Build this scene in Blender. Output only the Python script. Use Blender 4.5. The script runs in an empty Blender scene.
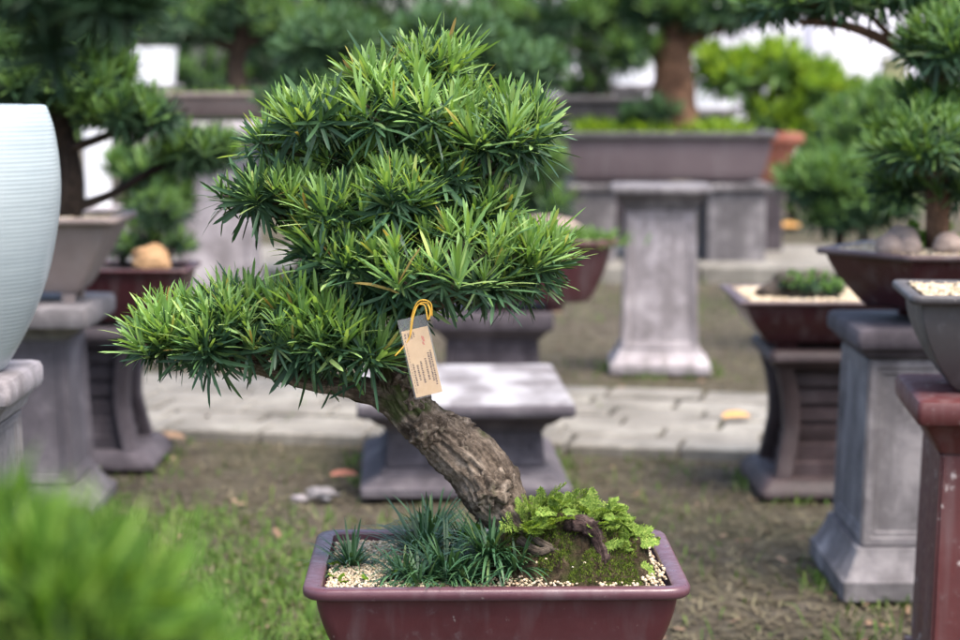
import bpy, bmesh, math, random
import numpy as np
from mathutils import Vector, Matrix, noise as mnoise

rng = np.random.default_rng(7)
random.seed(7)
S = bpy.context.scene
COL = S.collection
R = math.radians

# ------------------------------------------------------------------ camera, sky, sun, exposure
FPX = 2100.0            # focal length in pixels of the 960 px wide photograph
CAM_H = 1.10
HORIZON = 80.0
PITCH = math.atan((320 - HORIZON) / FPX)
cd = bpy.data.cameras.new('camera')
cd.sensor_width = 36.0
cd.lens = FPX / 960 * 36
cd.clip_start = 0.05
cd.clip_end = 500
cd.dof.use_dof = True
cd.dof.focus_distance = 2.70
cd.dof.aperture_fstop = 4.6
cam = bpy.data.objects.new('camera', cd)
COL.objects.link(cam)
cam.location = (0, 0, CAM_H)
cam.rotation_euler = (math.pi / 2 - PITCH, 0, 0)
S.camera = cam

SUN_EL, SUN_AZ = R(63), R(138)      # azimuth measured from +Y towards +X
w = bpy.data.worlds.new('World')
S.world = w
w.use_nodes = True
nt = w.node_tree
nt.nodes.clear()
sky = nt.nodes.new('ShaderNodeTexSky')
sky.sky_type = 'NISHITA'
sky.sun_disc = False
sky.sun_elevation = SUN_EL
sky.sun_rotation = SUN_AZ
sky.air_density = 1.0
sky.dust_density = 4.0
bg = nt.nodes.new('ShaderNodeBackground')
bg.inputs['Strength'].default_value = 0.15
ow = nt.nodes.new('ShaderNodeOutputWorld')
nt.links.new(sky.outputs[0], bg.inputs[0])
nt.links.new(bg.outputs[0], ow.inputs[0])

sl = bpy.data.lights.new('sun', 'SUN')
sl.energy = 1.8
sl.angle = R(38)
sl.color = (1.0, 0.95, 0.87)
sun = bpy.data.objects.new('sun', sl)
COL.objects.link(sun)
_d = Vector((math.sin(SUN_AZ) * math.cos(SUN_EL), math.cos(SUN_AZ) * math.cos(SUN_EL), math.sin(SUN_EL)))
sun.rotation_euler = _d.to_track_quat('Z', 'Y').to_euler()
sun.location = (0, 0, 8)

S.view_settings.view_transform = 'Standard'
S.view_settings.look = 'None'
S.view_settings.gamma = 1.0
S.view_settings.exposure = 1.6
S.view_settings.use_curve_mapping = False

# ------------------------------------------------------------------ measuring helpers (photo pixel -> world)
_F = Vector((0, math.cos(PITCH), -math.sin(PITCH)))
_U = Vector((0, math.sin(PITCH), math.cos(PITCH)))
_R = Vector((1, 0, 0))
_C = Vector((0, 0, CAM_H))
def ray(px, py): return _F + _R * ((px - 480) / FPX) + _U * ((320 - py) / FPX)
def at(px, py, d): return _C + ray(px, py) * d
def atZ(px, py, z):
    r = ray(px, py); return _C + r * ((z - CAM_H) / r.z)
def atY(px, py, Y):
    r = ray(px, py); return _C + r * (Y / r.y)
def gnd(px, py): return atZ(px, py, 0)

# ------------------------------------------------------------------ objects
def tag(o, label=None, cat=None, group=None, kind=None):
    if label: o['label'] = label
    if cat: o['category'] = cat
    if group: o['group'] = group
    if kind: o['kind'] = kind
    return o
def thing(name, label, cat, loc=(0, 0, 0), rz=0.0, group=None):
    o = bpy.data.objects.new(name, None)
    o.empty_display_size = 0.05
    o.location = loc; o.rotation_euler = (0, 0, rz)
    COL.objects.link(o)
    return tag(o, label, cat, group)
def link(name, me, parent=None, loc=None):
    o = bpy.data.objects.new(name, me)
    COL.objects.link(o)
    if loc is not None: o.location = loc
    if parent is not None: o.parent = parent
    return o
def mesh_np(name, V, quads=None, tris=None, mats=(), qm=None, tm=None, smooth=True):
    me = bpy.data.meshes.new(name)
    V = np.asarray(V, dtype=np.float32).reshape(-1, 3)
    quads = np.zeros((0, 4), int) if quads is None else np.asarray(quads, int).reshape(-1, 4)
    tris = np.zeros((0, 3), int) if tris is None else np.asarray(tris, int).reshape(-1, 3)
    nq, ntr = len(quads), len(tris)
    me.vertices.add(len(V)); me.vertices.foreach_set('co', V.ravel())
    me.loops.add(nq * 4 + ntr * 3)
    me.loops.foreach_set('vertex_index', np.concatenate([quads.ravel(), tris.ravel()]).astype(np.int32))
    me.polygons.add(nq + ntr)
    ls = np.concatenate([np.arange(nq) * 4, nq * 4 + np.arange(ntr) * 3]).astype(np.int32)
    me.polygons.foreach_set('loop_start', ls)
    for m in mats: me.materials.append(m)
    mi = np.concatenate([np.zeros(nq, int) if qm is None else qm, np.zeros(ntr, int) if tm is None else tm]).astype(np.int32)
    me.polygons.foreach_set('material_index', mi)
    me.polygons.foreach_set('use_smooth', np.full(nq + ntr, smooth))
    me.update(); me.validate()
    return me
def mesh_py(name, V, Fc, mat, smooth=False):
    me = bpy.data.meshes.new(name)
    me.from_pydata([tuple(v) for v in V], [], Fc)
    me.materials.append(mat)
    if smooth:
        me.polygons.foreach_set('use_smooth', [True] * len(me.polygons))
    me.update()
    return me
class MB:
    """collects shapes for ONE mesh"""
    def __init__(s): s.v = []; s.f = []
    def add(s, V, Fc):
        n = len(s.v); s.v += [Vector(v) for v in V]; s.f += [[i + n for i in f] for f in Fc]; return s
    def loft(s, rings, cap0=True, cap1=True):
        n = len(rings[0]); V = [p for r in rings for p in r]; Fc = []
        for k in range(len(rings) - 1):
            for i in range(n):
                j = (i + 1) % n
                Fc.append([k * n + i, k * n + j, (k + 1) * n + j, (k + 1) * n + i])
        if cap0: Fc.append(list(range(n))[::-1])
        if cap1: Fc.append([(len(rings) - 1) * n + i for i in range(n)])
        return s.add(V, Fc)
    def box(s, c, h, bev=0.0):
        x, y, z = c; a, b, e = h
        k = bev
        if k <= 0:
            return s.loft([rr(a, b, 0, z - e, x, y), rr(a, b, 0, z + e, x, y)])
        return s.loft([rr(a - k, b - k, k, z - e, x, y), rr(a, b, k, z - e + k, x, y), rr(a, b, k, z + e - k, x, y), rr(a - k, b - k, k, z + e, x, y)])
    def build(s, name, mat, parent=None, smooth=False, loc=None, angle=None):
        me = mesh_py(name, s.v, s.f, mat, smooth)
        o = link(name, me, parent, loc)
        if angle is not None:
            me.polygons.foreach_set('use_smooth', [True] * len(me.polygons))
            me.set_sharp_from_angle(angle=R(angle))
        return o
def rr(a, b, r, z, x=0.0, y=0.0, seg=4):
    """rounded rectangle ring with half sizes a, b"""
    if r <= 0: return [Vector((x - a, y - b, z)), Vector((x + a, y - b, z)), Vector((x + a, y + b, z)), Vector((x - a, y + b, z))]
    r = min(r, a * .98, b * .98); P = []
    for cx, cy, a0 in ((-1, -1, 180), (1, -1, 270), (1, 1, 0), (-1, 1, 90)):
        for k in range(seg + 1):
            t = R(a0 + 90 * k / seg)
            P.append(Vector((x + cx * (a - r) + r * math.cos(t), y + cy * (b - r) + r * math.sin(t), z)))
    return P
def hexring(a, b, r, z, x=0.0, y=0.0, seg=3):
    """hexagon with a flat front, corners rounded"""
    base = [Vector((a * math.cos(R(t)), b * 1.155 * math.sin(R(t)), 0)) for t in (240, 300, 0, 60, 120, 180)]
    P = []
    n = 6
    for i in range(n):
        p, q, s_ = base[i - 1], base[i], base[(i + 1) % n]
        u = (p - q).normalized() * r; v = (s_ - q).normalized() * r
        for k in range(seg + 1):
            t = k / seg
            c = (1 - t) ** 2 * (q + u) + 2 * t * (1 - t) * q + t * t * (q + v)
            P.append(Vector((c.x + x, c.y + y, z)))
    return P
def ovalring(a, b, r, z, x=0.0, y=0.0, seg=40):
    P = []
    for k in range(seg):
        t = math.tau * k / seg
        c, s_ = math.cos(t), math.sin(t)
        P.append(Vector((x + a * math.copysign(abs(c) ** .62, c), y + b * math.copysign(abs(s_) ** .62, s_), z)))
    return P

# ------------------------------------------------------------------ materials
def newmat(name):
    m = bpy.data.materials.new(name); m.use_nodes = True
    t = m.node_tree; b = t.nodes['Principled BSDF']
    return m, t, b
def N(t, typ, **kw):
    n = t.nodes.new(typ)
    for k, v in kw.items():
        if k.startswith('i_'):
            key = k[2:]
            n.inputs[int(key) if key.isdigit() else key].default_value = v
        else: setattr(n, k, v)
    return n
def ramp(t, stops, fac=None, interp='LINEAR'):
    r = t.nodes.new('ShaderNodeValToRGB'); e = r.color_ramp.elements
    r.color_ramp.interpolation = interp
    while len(e) < len(stops): e.new(.5)
    for i, (p, c) in enumerate(stops):
        e[i].position = p; e[i].color = (*c, 1) if len(c) == 3 else c
    if fac is not None: t.links.new(fac, r.inputs[0])
    return r
def noise(t, scale, detail=4, rough=.55, vec=None, dist=0.0):
    n = N(t, 'ShaderNodeTexNoise'); n.inputs['Scale'].default_value = scale
    n.inputs['Detail'].default_value = detail; n.inputs['Roughness'].default_value = rough
    n.inputs['Distortion'].default_value = dist
    if vec is not None: t.links.new(vec, n.inputs['Vector'])
    return n
def mixc(t, fac, a, b, blend='MIX'):
    m = N(t, 'ShaderNodeMix', data_type='RGBA', blend_type=blend)
    for s_, v in ((0, fac), (6, a), (7, b)):
        if hasattr(v, 'is_output'): t.links.new(v, m.inputs[s_])
        elif isinstance(v, (int, float)): m.inputs[s_].default_value = v
        else: m.inputs[s_].default_value = (*v, 1)
    return m.outputs[2]
def bump(t, b, h, strength=.3, dist=.01):
    n = N(t, 'ShaderNodeBump'); n.inputs['Strength'].default_value = strength; n.inputs['Distance'].default_value = dist
    t.links.new(h, n.inputs['Height']); t.links.new(n.outputs[0], b.inputs['Normal'])

def mat_glaze(name, c1, c2, rough=.38, scale=9.0, chips=.0, spec=.5, dust=None):
    m, t, b = newmat(name)
    oc = N(t, 'ShaderNodeTexCoord').outputs['Object']
    n1 = noise(t, scale, 6, .6, oc)
    col = ramp(t, [(.3, c1), (.7, c2)], n1.outputs[0]).outputs[0]
    n2 = noise(t, scale * 9, 4, .6, oc)
    f2 = ramp(t, [(.62, (0, 0, 0)), (.78, (1, 1, 1))], n2.outputs[0]).outputs[0]
    mp = N(t, 'ShaderNodeMath', operation='MULTIPLY', i_1=.35); t.links.new(f2, mp.inputs[0])
    dcol = dust or tuple(min(1, .5 * x + .12) for x in c2)
    col = mixc(t, mp.outputs[0], col, dcol)
    if chips:
        n3 = noise(t, 26, 8, .7, oc)
        f3 = ramp(t, [(.60, (0, 0, 0)), (.66, (chips,) * 3)], n3.outputs[0]).outputs[0]
        col = mixc(t, f3, col, (.42, .36, .34))
    n6 = noise(t, 70, 3, .6, oc)
    f6 = ramp(t, [(.70, (0, 0, 0)), (.74, (.40,) * 3)], n6.outputs[0]).outputs[0]
    col = mixc(t, f6, col, (.34, .30, .27))
    # dried water runs down the sides
    mpp = N(t, 'ShaderNodeMapping'); mpp.inputs['Scale'].default_value = (30, 30, 2.5); t.links.new(oc, mpp.inputs[0])
    n4 = noise(t, 1.0, 3, .5, mpp.outputs[0])
    f4 = ramp(t, [(.50, (0, 0, 0)), (.72, (.34,) * 3)], n4.outputs[0]).outputs[0]
    col = mixc(t, f4, col, dcol)
    t.links.new(col, b.inputs['Base Color'])
    rr_ = ramp(t, [(.3, (rough - .08,) * 3), (.75, (rough + .18,) * 3)], n2.outputs[0]).outputs[0]
    t.links.new(rr_, b.inputs['Roughness'])
    b.inputs['Specular IOR Level'].default_value = spec
    bump(t, b, n2.outputs[0], .12, .004)
    return m

def mat_stone(name, c_dark, c_mid, c_light, streak=.5, rough=.85, scale=7.0, topdirt=None):
    m, t, b = newmat(name)
    oc = N(t, 'ShaderNodeTexCoord').outputs['Object']
    n1 = noise(t, scale, 8, .65, oc, .4)
    col = ramp(t, [(.36, c_dark), (.5, c_mid), (.62, c_light)], n1.outputs[0]).outputs[0]
    mp = N(t, 'ShaderNodeMapping'); mp.inputs['Scale'].default_value = (11, 11, 1.6); t.links.new(oc, mp.inputs[0])
    n2 = noise(t, 1.0, 6, .65, mp.outputs[0])
    f2 = ramp(t, [(.46, (0, 0, 0)), (.60, (min(1, streak * 1.5),) * 3)], n2.outputs[0]).outputs[0]
    col = mixc(t, f2, col, c_dark)
    n3 = noise(t, 30, 8, .7, oc)
    f3 = ramp(t, [(.56, (0, 0, 0)), (.70, (.6,) * 3)], n3.outputs[0]).outputs[0]
    col = mixc(t, f3, col, c_light)
    n5 = noise(t, 2.4, 5, .7, oc)
    f5 = ramp(t, [(.60, (0, 0, 0)), (.72, (.55,) * 3)], n5.outputs[0]).outputs[0]
    col = mixc(t, f5, col, tuple(.6 * x + .02 for x in c_dark))
    if topdirt:
        g = N(t, 'ShaderNodeTexWave'); g.inputs['Scale'].default_value = 1.2; g.inputs['Distortion'].default_value = 9
        g.inputs['Detail'].default_value = 5; g.inputs['Detail Scale'].default_value = 2.0
        t.links.new(oc, g.inputs[0])
        ff = ramp(t, [(.35, (0, 0, 0)), (.8, (.8,) * 3)], g.outputs[0]).outputs[0]
        col = mixc(t, ff, col, topdirt)
    t.links.new(col, b.inputs['Base Color'])
    b.inputs['Roughness'].default_value = rough
    n4 = noise(t, 90, 6, .7, oc)
    bump(t, b, n4.outputs[0], .35, .006)
    return m

def mat_leaf(name, stops, rough=.42, trans=.3, spec=.4):
    rough = min(1, rough + .12); spec *= .6
    m, t, b = newmat(name)
    g = N(t, 'ShaderNodeNewGeometry')
    col = ramp(t, stops, g.outputs['Random Per Island']).outputs[0]
    oc = N(t, 'ShaderNodeTexCoord').outputs['Object']
    n1 = noise(t, 7, 2, .5, oc)
    f = ramp(t, [(.3, (.72,) * 3), (.7, (1.12,) * 3)], n1.outputs[0]).outputs[0]
    col = mixc(t, 1.0, col, f, 'MULTIPLY')
    t.links.new(col, b.inputs['Base Color'])
    b.inputs['Roughness'].default_value = rough
    b.inputs['Specular IOR Level'].default_value = spec
    tr = N(t, 'ShaderNodeBsdfTranslucent')
    tcol = mixc(t, 1.0, col, (1.25, 1.2, .45), 'MULTIPLY')
    t.links.new(tcol, tr.inputs[0])
    mx = N(t, 'ShaderNodeMixShader', i_0=trans)
    out = t.nodes['Material Output']
    t.links.new(b.outputs[0], mx.inputs[1]); t.links.new(tr.outputs[0], mx.inputs[2]); t.links.new(mx.outputs[0], out.inputs[0])
    return m

def mat_island(name, stops, rough=.8, nscale=80, bstr=.3):
    m, t, b = newmat(name)
    g = N(t, 'ShaderNodeNewGeometry')
    col = ramp(t, stops, g.outputs['Random Per Island']).outputs[0]
    n = noise(t, nscale, 4, .6, N(t, 'ShaderNodeTexCoord').outputs['Object'])
    f = ramp(t, [(.3, (.75,) * 3), (.7, (1.1,) * 3)], n.outputs[0]).outputs[0]
    t.links.new(mixc(t, 1.0, col, f, 'MULTIPLY'), b.inputs['Base Color'])
    b.inputs['Roughness'].default_value = rough
    bump(t, b, n.outputs[0], bstr, .003)
    return m

def mat_noise(name, stops, scale=20, rough=.85, bs=.5, bd=.01, detail=8):
    m, t, b = newmat(name)
    oc = N(t, 'ShaderNodeTexCoord').outputs['Object']
    n = noise(t, scale, detail, .65, oc)
    t.links.new(ramp(t, stops, n.outputs[0]).outputs[0], b.inputs['Base Color'])
    b.inputs['Roughness'].default_value = rough
    n2 = noise(t, scale * 4, 6, .7, oc)
    bump(t, b, n2.outputs[0], bs, bd)
    return m

M = {}
M['maroon'] = mat_glaze('maroon_glaze', (0.0571, 0.0144, 0.0169), (0.084, 0.0233, 0.0264), .36, 7)
M['maroon_rim_sky'] = mat_glaze('maroon_rim_sky_tint', (0.0719, 0.0275, 0.037), (0.1022, 0.0427, 0.0538), .34, 8)  # maroon glaze with the sky's purplish reflection put into its colour
M['maroon_dark'] = mat_glaze('dark_maroon_glaze', (0.0375, 0.0084, 0.0112), (0.0615, 0.0154, 0.0196), .33, 6)
M['tan_clay'] = mat_glaze('tan_clay', (.15, .115, .105), (.23, .185, .17), .7, 6)
M['brown_clay'] = mat_glaze('brown_clay', (.052, .030, .032), (.080, .048, .048), .5, 6)
M['grey_clay'] = mat_glaze('grey_clay', (.045, .040, .042), (.075, .068, .070), .55, 6)
M['mauve_clay'] = mat_glaze('mauve_clay', (0.099, 0.0702, 0.0774), (0.1485, 0.1125, 0.1188), .7, 4)
M['terracotta'] = mat_glaze('terracotta', (0.2574, 0.076, 0.0467), (0.3276, 0.12, 0.0765), .8, 6)
M['red_glaze'] = mat_glaze('red_glaze', (0.0612, 0.012, 0.012), (0.09, 0.0192, 0.0192), .52, 6, chips=.9)
M['stone'] = mat_stone('grey_stone', (0.0759, 0.0684, 0.0716), (0.1462, 0.1342, 0.1406), (0.2166, 0.2001, 0.2045))
M['stone_pale'] = mat_stone('pale_stone', (0.1548, 0.1365, 0.1394), (0.2785, 0.2514, 0.2641), (0.4024, 0.3665, 0.3815))
M['stone_dark'] = mat_stone('dark_stone', (0.0297, 0.0231, 0.029), (0.053, 0.043, 0.0509), (0.0806, 0.0673, 0.0782), .5)
M['stone_lilac'] = mat_stone('lilac_stone', (0.0552, 0.0475, 0.0562), (0.0889, 0.0768, 0.089), (0.1441, 0.1289, 0.1406), .5)
M['stone_top'] = mat_stone('lit_weathered_stone_top', (0.105, 0.0925, 0.0938), (0.1875, 0.1739, 0.18), (0.27, 0.259, 0.27), .3, topdirt=(.31, .30, .31))  # top light put into the stone colour, over real weathered streaks
M['stone_maroon'] = mat_stone('maroon_stone', (0.0179, 0.01, 0.0108), (0.0335, 0.0185, 0.0192), (0.0536, 0.0365, 0.0377), .4, .6)
M['stone_core'] = mat_stone('maroon_stone_core', (.020, .011, .012), (.038, .021, .023), (.062, .042, .044), .4, .6)
M['bark'] = None
M['soil'] = mat_noise('soil', [(.3, (.018, .012, .008)), (.7, (.06, .042, .028))], 40)
M['gravel'] = mat_island('gravel_stones', [(0, (.30, .22, .13)), (.25, (.50, .40, .26)), (.5, (.58, .50, .37)), (.75, (.46, .32, .20)), (1, (.64, .58, .47))])
M['rock'] = mat_noise('rock', [(.3, (.13, .095, .08)), (.5, (.24, .18, .15)), (.72, (.34, .27, .23))], 7)
M['rock_tan'] = mat_noise('tan_rock', [(.3, (.24, .125, .055)), (.7, (.38, .24, .125))], 9)
M['moss'] = mat_leaf('moss', [(0, (.045, .075, .014)), (.5, (.095, .14, .020)), (1, (.16, .21, .030))], .7, .15, .2)
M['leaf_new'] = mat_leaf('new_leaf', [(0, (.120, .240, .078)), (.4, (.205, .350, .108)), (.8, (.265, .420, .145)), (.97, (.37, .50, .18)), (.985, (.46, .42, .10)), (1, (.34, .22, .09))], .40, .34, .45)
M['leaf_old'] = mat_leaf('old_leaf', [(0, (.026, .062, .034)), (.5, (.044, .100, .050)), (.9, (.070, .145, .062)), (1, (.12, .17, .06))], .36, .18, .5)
M['leaf_mid'] = mat_leaf('mid_leaf', [(0, (.066, .140, .044)), (.5, (.108, .205, .058)), (1, (.175, .290, .080))], .42, .28, .4)
M['leaf_dark'] = mat_leaf('dark_leaf', [(0, (.015, .038, .018)), (.6, (.026, .063, .028)), (1, (.044, .090, .038))], .42, .15, .4)
M['leaf_yellow'] = mat_leaf('yellowgreen_leaf', [(0, (.11, .20, .02)), (.5, (.19, .31, .03)), (1, (.28, .40, .05))], .5, .4, .3)
M['leaf_bush'] = mat_leaf('bright_bush_leaf', [(0, (.05, .12, .02)), (.5, (.11, .23, .035)), (1, (.24, .38, .07))], .5, .4, .3)
M['leaf_sage'] = mat_leaf('sage_leaf', [(0, (.055, .12, .058)), (1, (.11, .20, .092))], .5, .25, .3)
M['mondo'] = mat_leaf('mondo_leaf', [(0, (.024, .068, .034)), (.5, (.040, .102, .046)), (.9, (.070, .15, .060)), (1, (.15, .20, .07))], .34, .15, .5)
M['fern'] = mat_leaf('fern_leaf', [(0, (.10, .18, .035)), (.4, (.20, .31, .060)), (.8, (.28, .39, .085)), (1, (.38, .45, .12))], .6, .35, .25)
M['fern_low'] = mat_leaf('clover_leaf', [(0, (.09, .20, .03)), (1, (.17, .30, .04))], .6, .3, .25)
M['grass'] = mat_leaf('grass_blade', [(0, (.06, .12, .025)), (.5, (.09, .165, .035)), (1, (.14, .20, .05))], .6, .25, .2)
M['dry_grass'] = mat_leaf('dry_blade', [(0, (.09, .07, .048)), (.5, (.17, .145, .10)), (1, (.17, .155, .095))], .8, .15, .1)
M['dry_leaf'] = mat_island('dry_leaf', [(0, (.10, .05, .03)), (.5, (.20, .12, .07)), (1, (.32, .22, .14))], .8)

def mat_bark(name, a, b_, c, moss=None, sc=1.0):
    m, t, b = newmat(name)
    oc = N(t, 'ShaderNodeTexCoord').outputs['Object']
    at_ = N(t, 'ShaderNodeAttribute', attribute_name='along')
    n1 = noise(t, 26 * sc, 8, .7, at_.outputs['Vector'], .6)
    col = ramp(t, [(.34, a), (.50, b_), (.64, c)], n1.outputs[0]).outputs[0]
    n0 = noise(t, 11 * sc, 6, .7, oc, .5)
    f0 = ramp(t, [(.40, (.45, .42, .40)), (.56, (1.1, 1.08, 1.04))], n0.outputs[0]).outputs[0]
    col = mixc(t, 1.0, col, f0, 'MULTIPLY')
    n3 = noise(t, 150 * sc, 6, .7, oc)
    f3 = ramp(t, [(.40, (.55,) * 3), (.65, (1.1,) * 3)], n3.outputs[0]).outputs[0]
    col = mixc(t, 1.0, col, f3, 'MULTIPLY')
    if moss:
        n2 = noise(t, 17 * sc, 6, .65, oc)
        ma = N(t, 'ShaderNodeAttribute', attribute_name='moss')
        ad = N(t, 'ShaderNodeMath', operation='ADD'); t.links.new(n2.outputs[0], ad.inputs[0]); t.links.new(ma.outputs['Fac'], ad.inputs[1])
        f2 = ramp(t, [(.60, (0, 0, 0)), (.72, (.85,) * 3)], ad.outputs[0]).outputs[0]
        col = mixc(t, f2, col, moss)
    t.links.new(col, b.inputs['Base Color'])
    b.inputs['Roughness'].default_value = .9
    b.inputs['Specular IOR Level'].default_value = .2
    bs = N(t, 'ShaderNodeMath', operation='ADD'); t.links.new(n1.outputs[0], bs.inputs[0]); t.links.new(n3.outputs[0], bs.inputs[1])
    bump(t, b, bs.outputs[0], .8, .006)
    return m
M['bark'] = mat_bark('bark', (.050, .037, .028), (.18, .142, .112), (.38, .32, .265), (.050, .070, .018))
M['bark_far'] = mat_bark('brown_bark', (.075, .040, .024), (.17, .095, .06), (.26, .16, .10), None, .4)
M['bark_dark'] = mat_bark('dark_bark', (.018, .012, .009), (.045, .032, .024), (.085, .063, .048), None, .4)

# ------------------------------------------------------------------ tubes (trunks, branches, roots, string)
def catmull(P, n):
    P = [np.array(p, float) for p in P]
    P = [2 * P[0] - P[1]] + P + [2 * P[-1] - P[-2]]
    out = []
    segs = len(P) - 3
    for i in range(n):
        u = i / (n - 1) * segs; k = min(int(u), segs - 1); t = u - k
        a, b, c, d = P[k:k + 4]
        out.append(.5 * ((2 * b) + (c - a) * t + (2 * a - 5 * b + 4 * c - d) * t * t + (3 * b - a - 3 * c + d) * t ** 3))
    return np.array(out)
def tube(pts, rad, n=16, m=10, fine=0.0, disp=0.0, freq=30.0, ridge=0.0, seed=0.0, origin=None, cap=True):
    """pts world, returns V, quads, tris, along(attribute)"""
    Q = catmull([list(p) + [r] for p, r in zip(pts, rad)], n)
    C_, Rr = Q[:, :3], np.maximum(Q[:, 3], 1e-4)
    T = np.gradient(C_, axis=0); T /= np.linalg.norm(T, axis=1)[:, None] + 1e-9
    u = np.cross(T[0], [0.31, 0.85, 0.42]); u /= np.linalg.norm(u)
    V = []; A = []
    L = 0
    for i in range(n):
        if i: L += np.linalg.norm(C_[i] - C_[i - 1])
        u = u - T[i] * np.dot(u, T[i]); u /= np.linalg.norm(u); v = np.cross(T[i], u)
        for k in range(m):
            a = math.tau * k / m
            dv = math.cos(a) * u + math.sin(a) * v
            r = Rr[i]
            if disp:
                p = C_[i] + dv * r
                e = mnoise.noise(Vector((p * freq + seed).tolist())) + .5 * mnoise.noise(Vector((p * freq * 2.3 + seed).tolist()))
                r *= 1 + disp * e
                if fine:
                    r *= 1 + fine * (.35 - abs(mnoise.noise(Vector((p * freq * 3.1 + seed).tolist()))) * 1.2 - .6 * abs(mnoise.noise(Vector((p * freq * 6.5 - seed).tolist()))))
                if ridge:
                    q = Vector((math.cos(a) * 2.2, math.sin(a) * 2.2, L * freq * .22 + seed))
                    g = abs(mnoise.noise(q * 1.9))
                    r *= 1 + ridge * (.4 - 1.6 * g)
            V.append(C_[i] + dv * r)
            A.append((math.cos(a) * .05, math.sin(a) * .05, L * .22))
    V = np.array(V)
    q = []
    for i in range(n - 1):
        for k in range(m):
            k2 = (k + 1) % m
            q.append((i * m + k, i * m + k2, (i + 1) * m + k2, (i + 1) * m + k))
    tr = []
    if cap:
        V = np.vstack([V, C_[0] - T[0] * Rr[0] * .3, C_[-1] + T[-1] * Rr[-1] * .5]); A += [(0, 0, 0), (0, 0, L * .22)]
        a, b = n * m, n * m + 1
        for k in range(m):
            k2 = (k + 1) % m
            tr.append((a, k2, k)); tr.append((b, (n - 1) * m + k, (n - 1) * m + k2))
    return V, np.array(q), np.array(tr).reshape(-1, 3), np.array(A)
class TB:
    def __init__(s): s.V = []; s.q = []; s.t = []; s.a = []; s.n = 0
    def tube(s, *a, **k):
        V, q, t, A = tube(*a, **k)
        s.V.append(V); s.q.append(q + s.n); s.t.append(t + s.n); s.a.append(A); s.n += len(V); return s
    def build(s, name, mat, parent=None, origin=(0, 0, 0), moss=None, loc=None):
        V = np.vstack(s.V); me = mesh_np(name, V - np.array(origin), np.vstack(s.q), np.vstack(s.t), [mat])
        at_ = me.attributes.new('along', 'FLOAT_VECTOR', 'POINT'); at_.data.foreach_set('vector', np.vstack(s.a).astype(np.float32).ravel())
        if moss is not None:
            mm = me.attributes.new('moss', 'FLOAT', 'POINT'); mm.data.foreach_set('value', moss(V).astype(np.float32))
        return link(name, me, parent, loc)

# ------------------------------------------------------------------ leaves
def unit(a): return a / (np.linalg.norm(a, axis=-1, keepdims=True) + 1e-12)
def leaf_mesh(name, O, D, Nn, L, W, bend, slot, mats, hi=True, fold=.22, grav=None):
    """O origins, D directions, Nn upper-side normals; slot = material index of each leaf"""
    n = len(O)
    Sd = unit(np.cross(D, Nn)); Nn = np.cross(Sd, D)
    st = ((0, .55), (.22, .92), (.62, 1.0), (.88, .74)) if hi else ((0, .6), (.5, 1.0))
    rows = []
    for t_, w_ in st:
        c = O + D * (L * t_)[:, None] - Nn * (bend * L * t_ * t_)[:, None]
        sd = Sd * (W * .5 * w_)[:, None]
        up = Nn * (W * .5 * w_ * fold)[:, None]
        rows += [c - sd + up, c, c + sd + up] if hi else [c - sd, c + sd]
    tip = O + D * L[:, None] - Nn * (bend * L)[:, None]
    rows.append(tip)
    V = np.stack(rows, 1)
    k = V.shape[1]; base = (np.arange(n) * k)[:, None]
    if hi:
        q = []
        for i in range(3):
            a = i * 3; q += [[a, a + 1, a + 4, a + 3], [a + 1, a + 2, a + 5, a + 4]]
        t = [[9, 10, 12], [10, 11, 12]]
    else:
        q = [[0, 1, 3, 2]]; t = [[2, 3, 4]]
    q = np.array(q); t = np.array(t)
    Q = (base[:, :, None] + q[None]).reshape(-1, 4); T = (base[:, :, None] + t[None]).reshape(-1, 3)
    return mesh_np(name, V.reshape(-1, 3), Q, T, mats, np.repeat(slot, len(q)), np.repeat(slot, len(t)))
def whorls(O, A, Ls, new, n, mats, name, hi=True, wr=.105, origin=(0, 0, 0), thmax=66.0, newfrac=.90, jit=.1):
    """brush-like whorls of narrow leaves: O origin, A axis, Ls leaf length, new = fresh growth"""
    O, A, Ls, new = map(np.asarray, (O, A, Ls, new)); A = unit(A)
    Nw = len(O)
    hlp = np.where(np.abs(A[:, :1]) < .8, [[1., 0, 0]], [[0, 1., 0]])
    B = unit(np.cross(A, hlp)); Cc = np.cross(A, B)
    k = np.tile(np.arange(n), Nw); w_ = np.repeat(np.arange(Nw), n)
    u = (k + .5) / n
    isn = new[w_]
    th = np.where(isn, 7 + (thmax - 7) * u ** 1.05, 26 + 92 * u ** .9) + rng.normal(0, 7, len(k))
    th = np.radians(th)
    ph = k * 2.39996 + rng.uniform(0, 6.28, Nw)[w_] + rng.normal(0, .25, len(k))
    rad = B[w_] * np.cos(ph)[:, None] + Cc[w_] * np.sin(ph)[:, None]
    D = unit(A[w_] * np.cos(th)[:, None] + rad * np.sin(th)[:, None])
    Nn = A[w_] * np.sin(th)[:, None] - rad * np.cos(th)[:, None]
    L = Ls[w_] * (.70 + .38 * np.sqrt(u)) * rng.normal(1, jit, len(k)).clip(.6, 1.35)
    o = O[w_] - A[w_] * (Ls[w_] * .50 * u)[:, None] + rad * (Ls[w_] * .02)[:, None]
    W = L ** .5 * Ls[w_] ** .5 * wr * rng.uniform(.8, 1.15, len(k))
    bend = rng.normal(.07, .07, len(k)) + .10 * u
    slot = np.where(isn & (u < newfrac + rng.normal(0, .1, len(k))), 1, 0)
    return leaf_mesh(name, o - np.array(origin), D, Nn, L, W, bend, slot, mats, hi)

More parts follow.
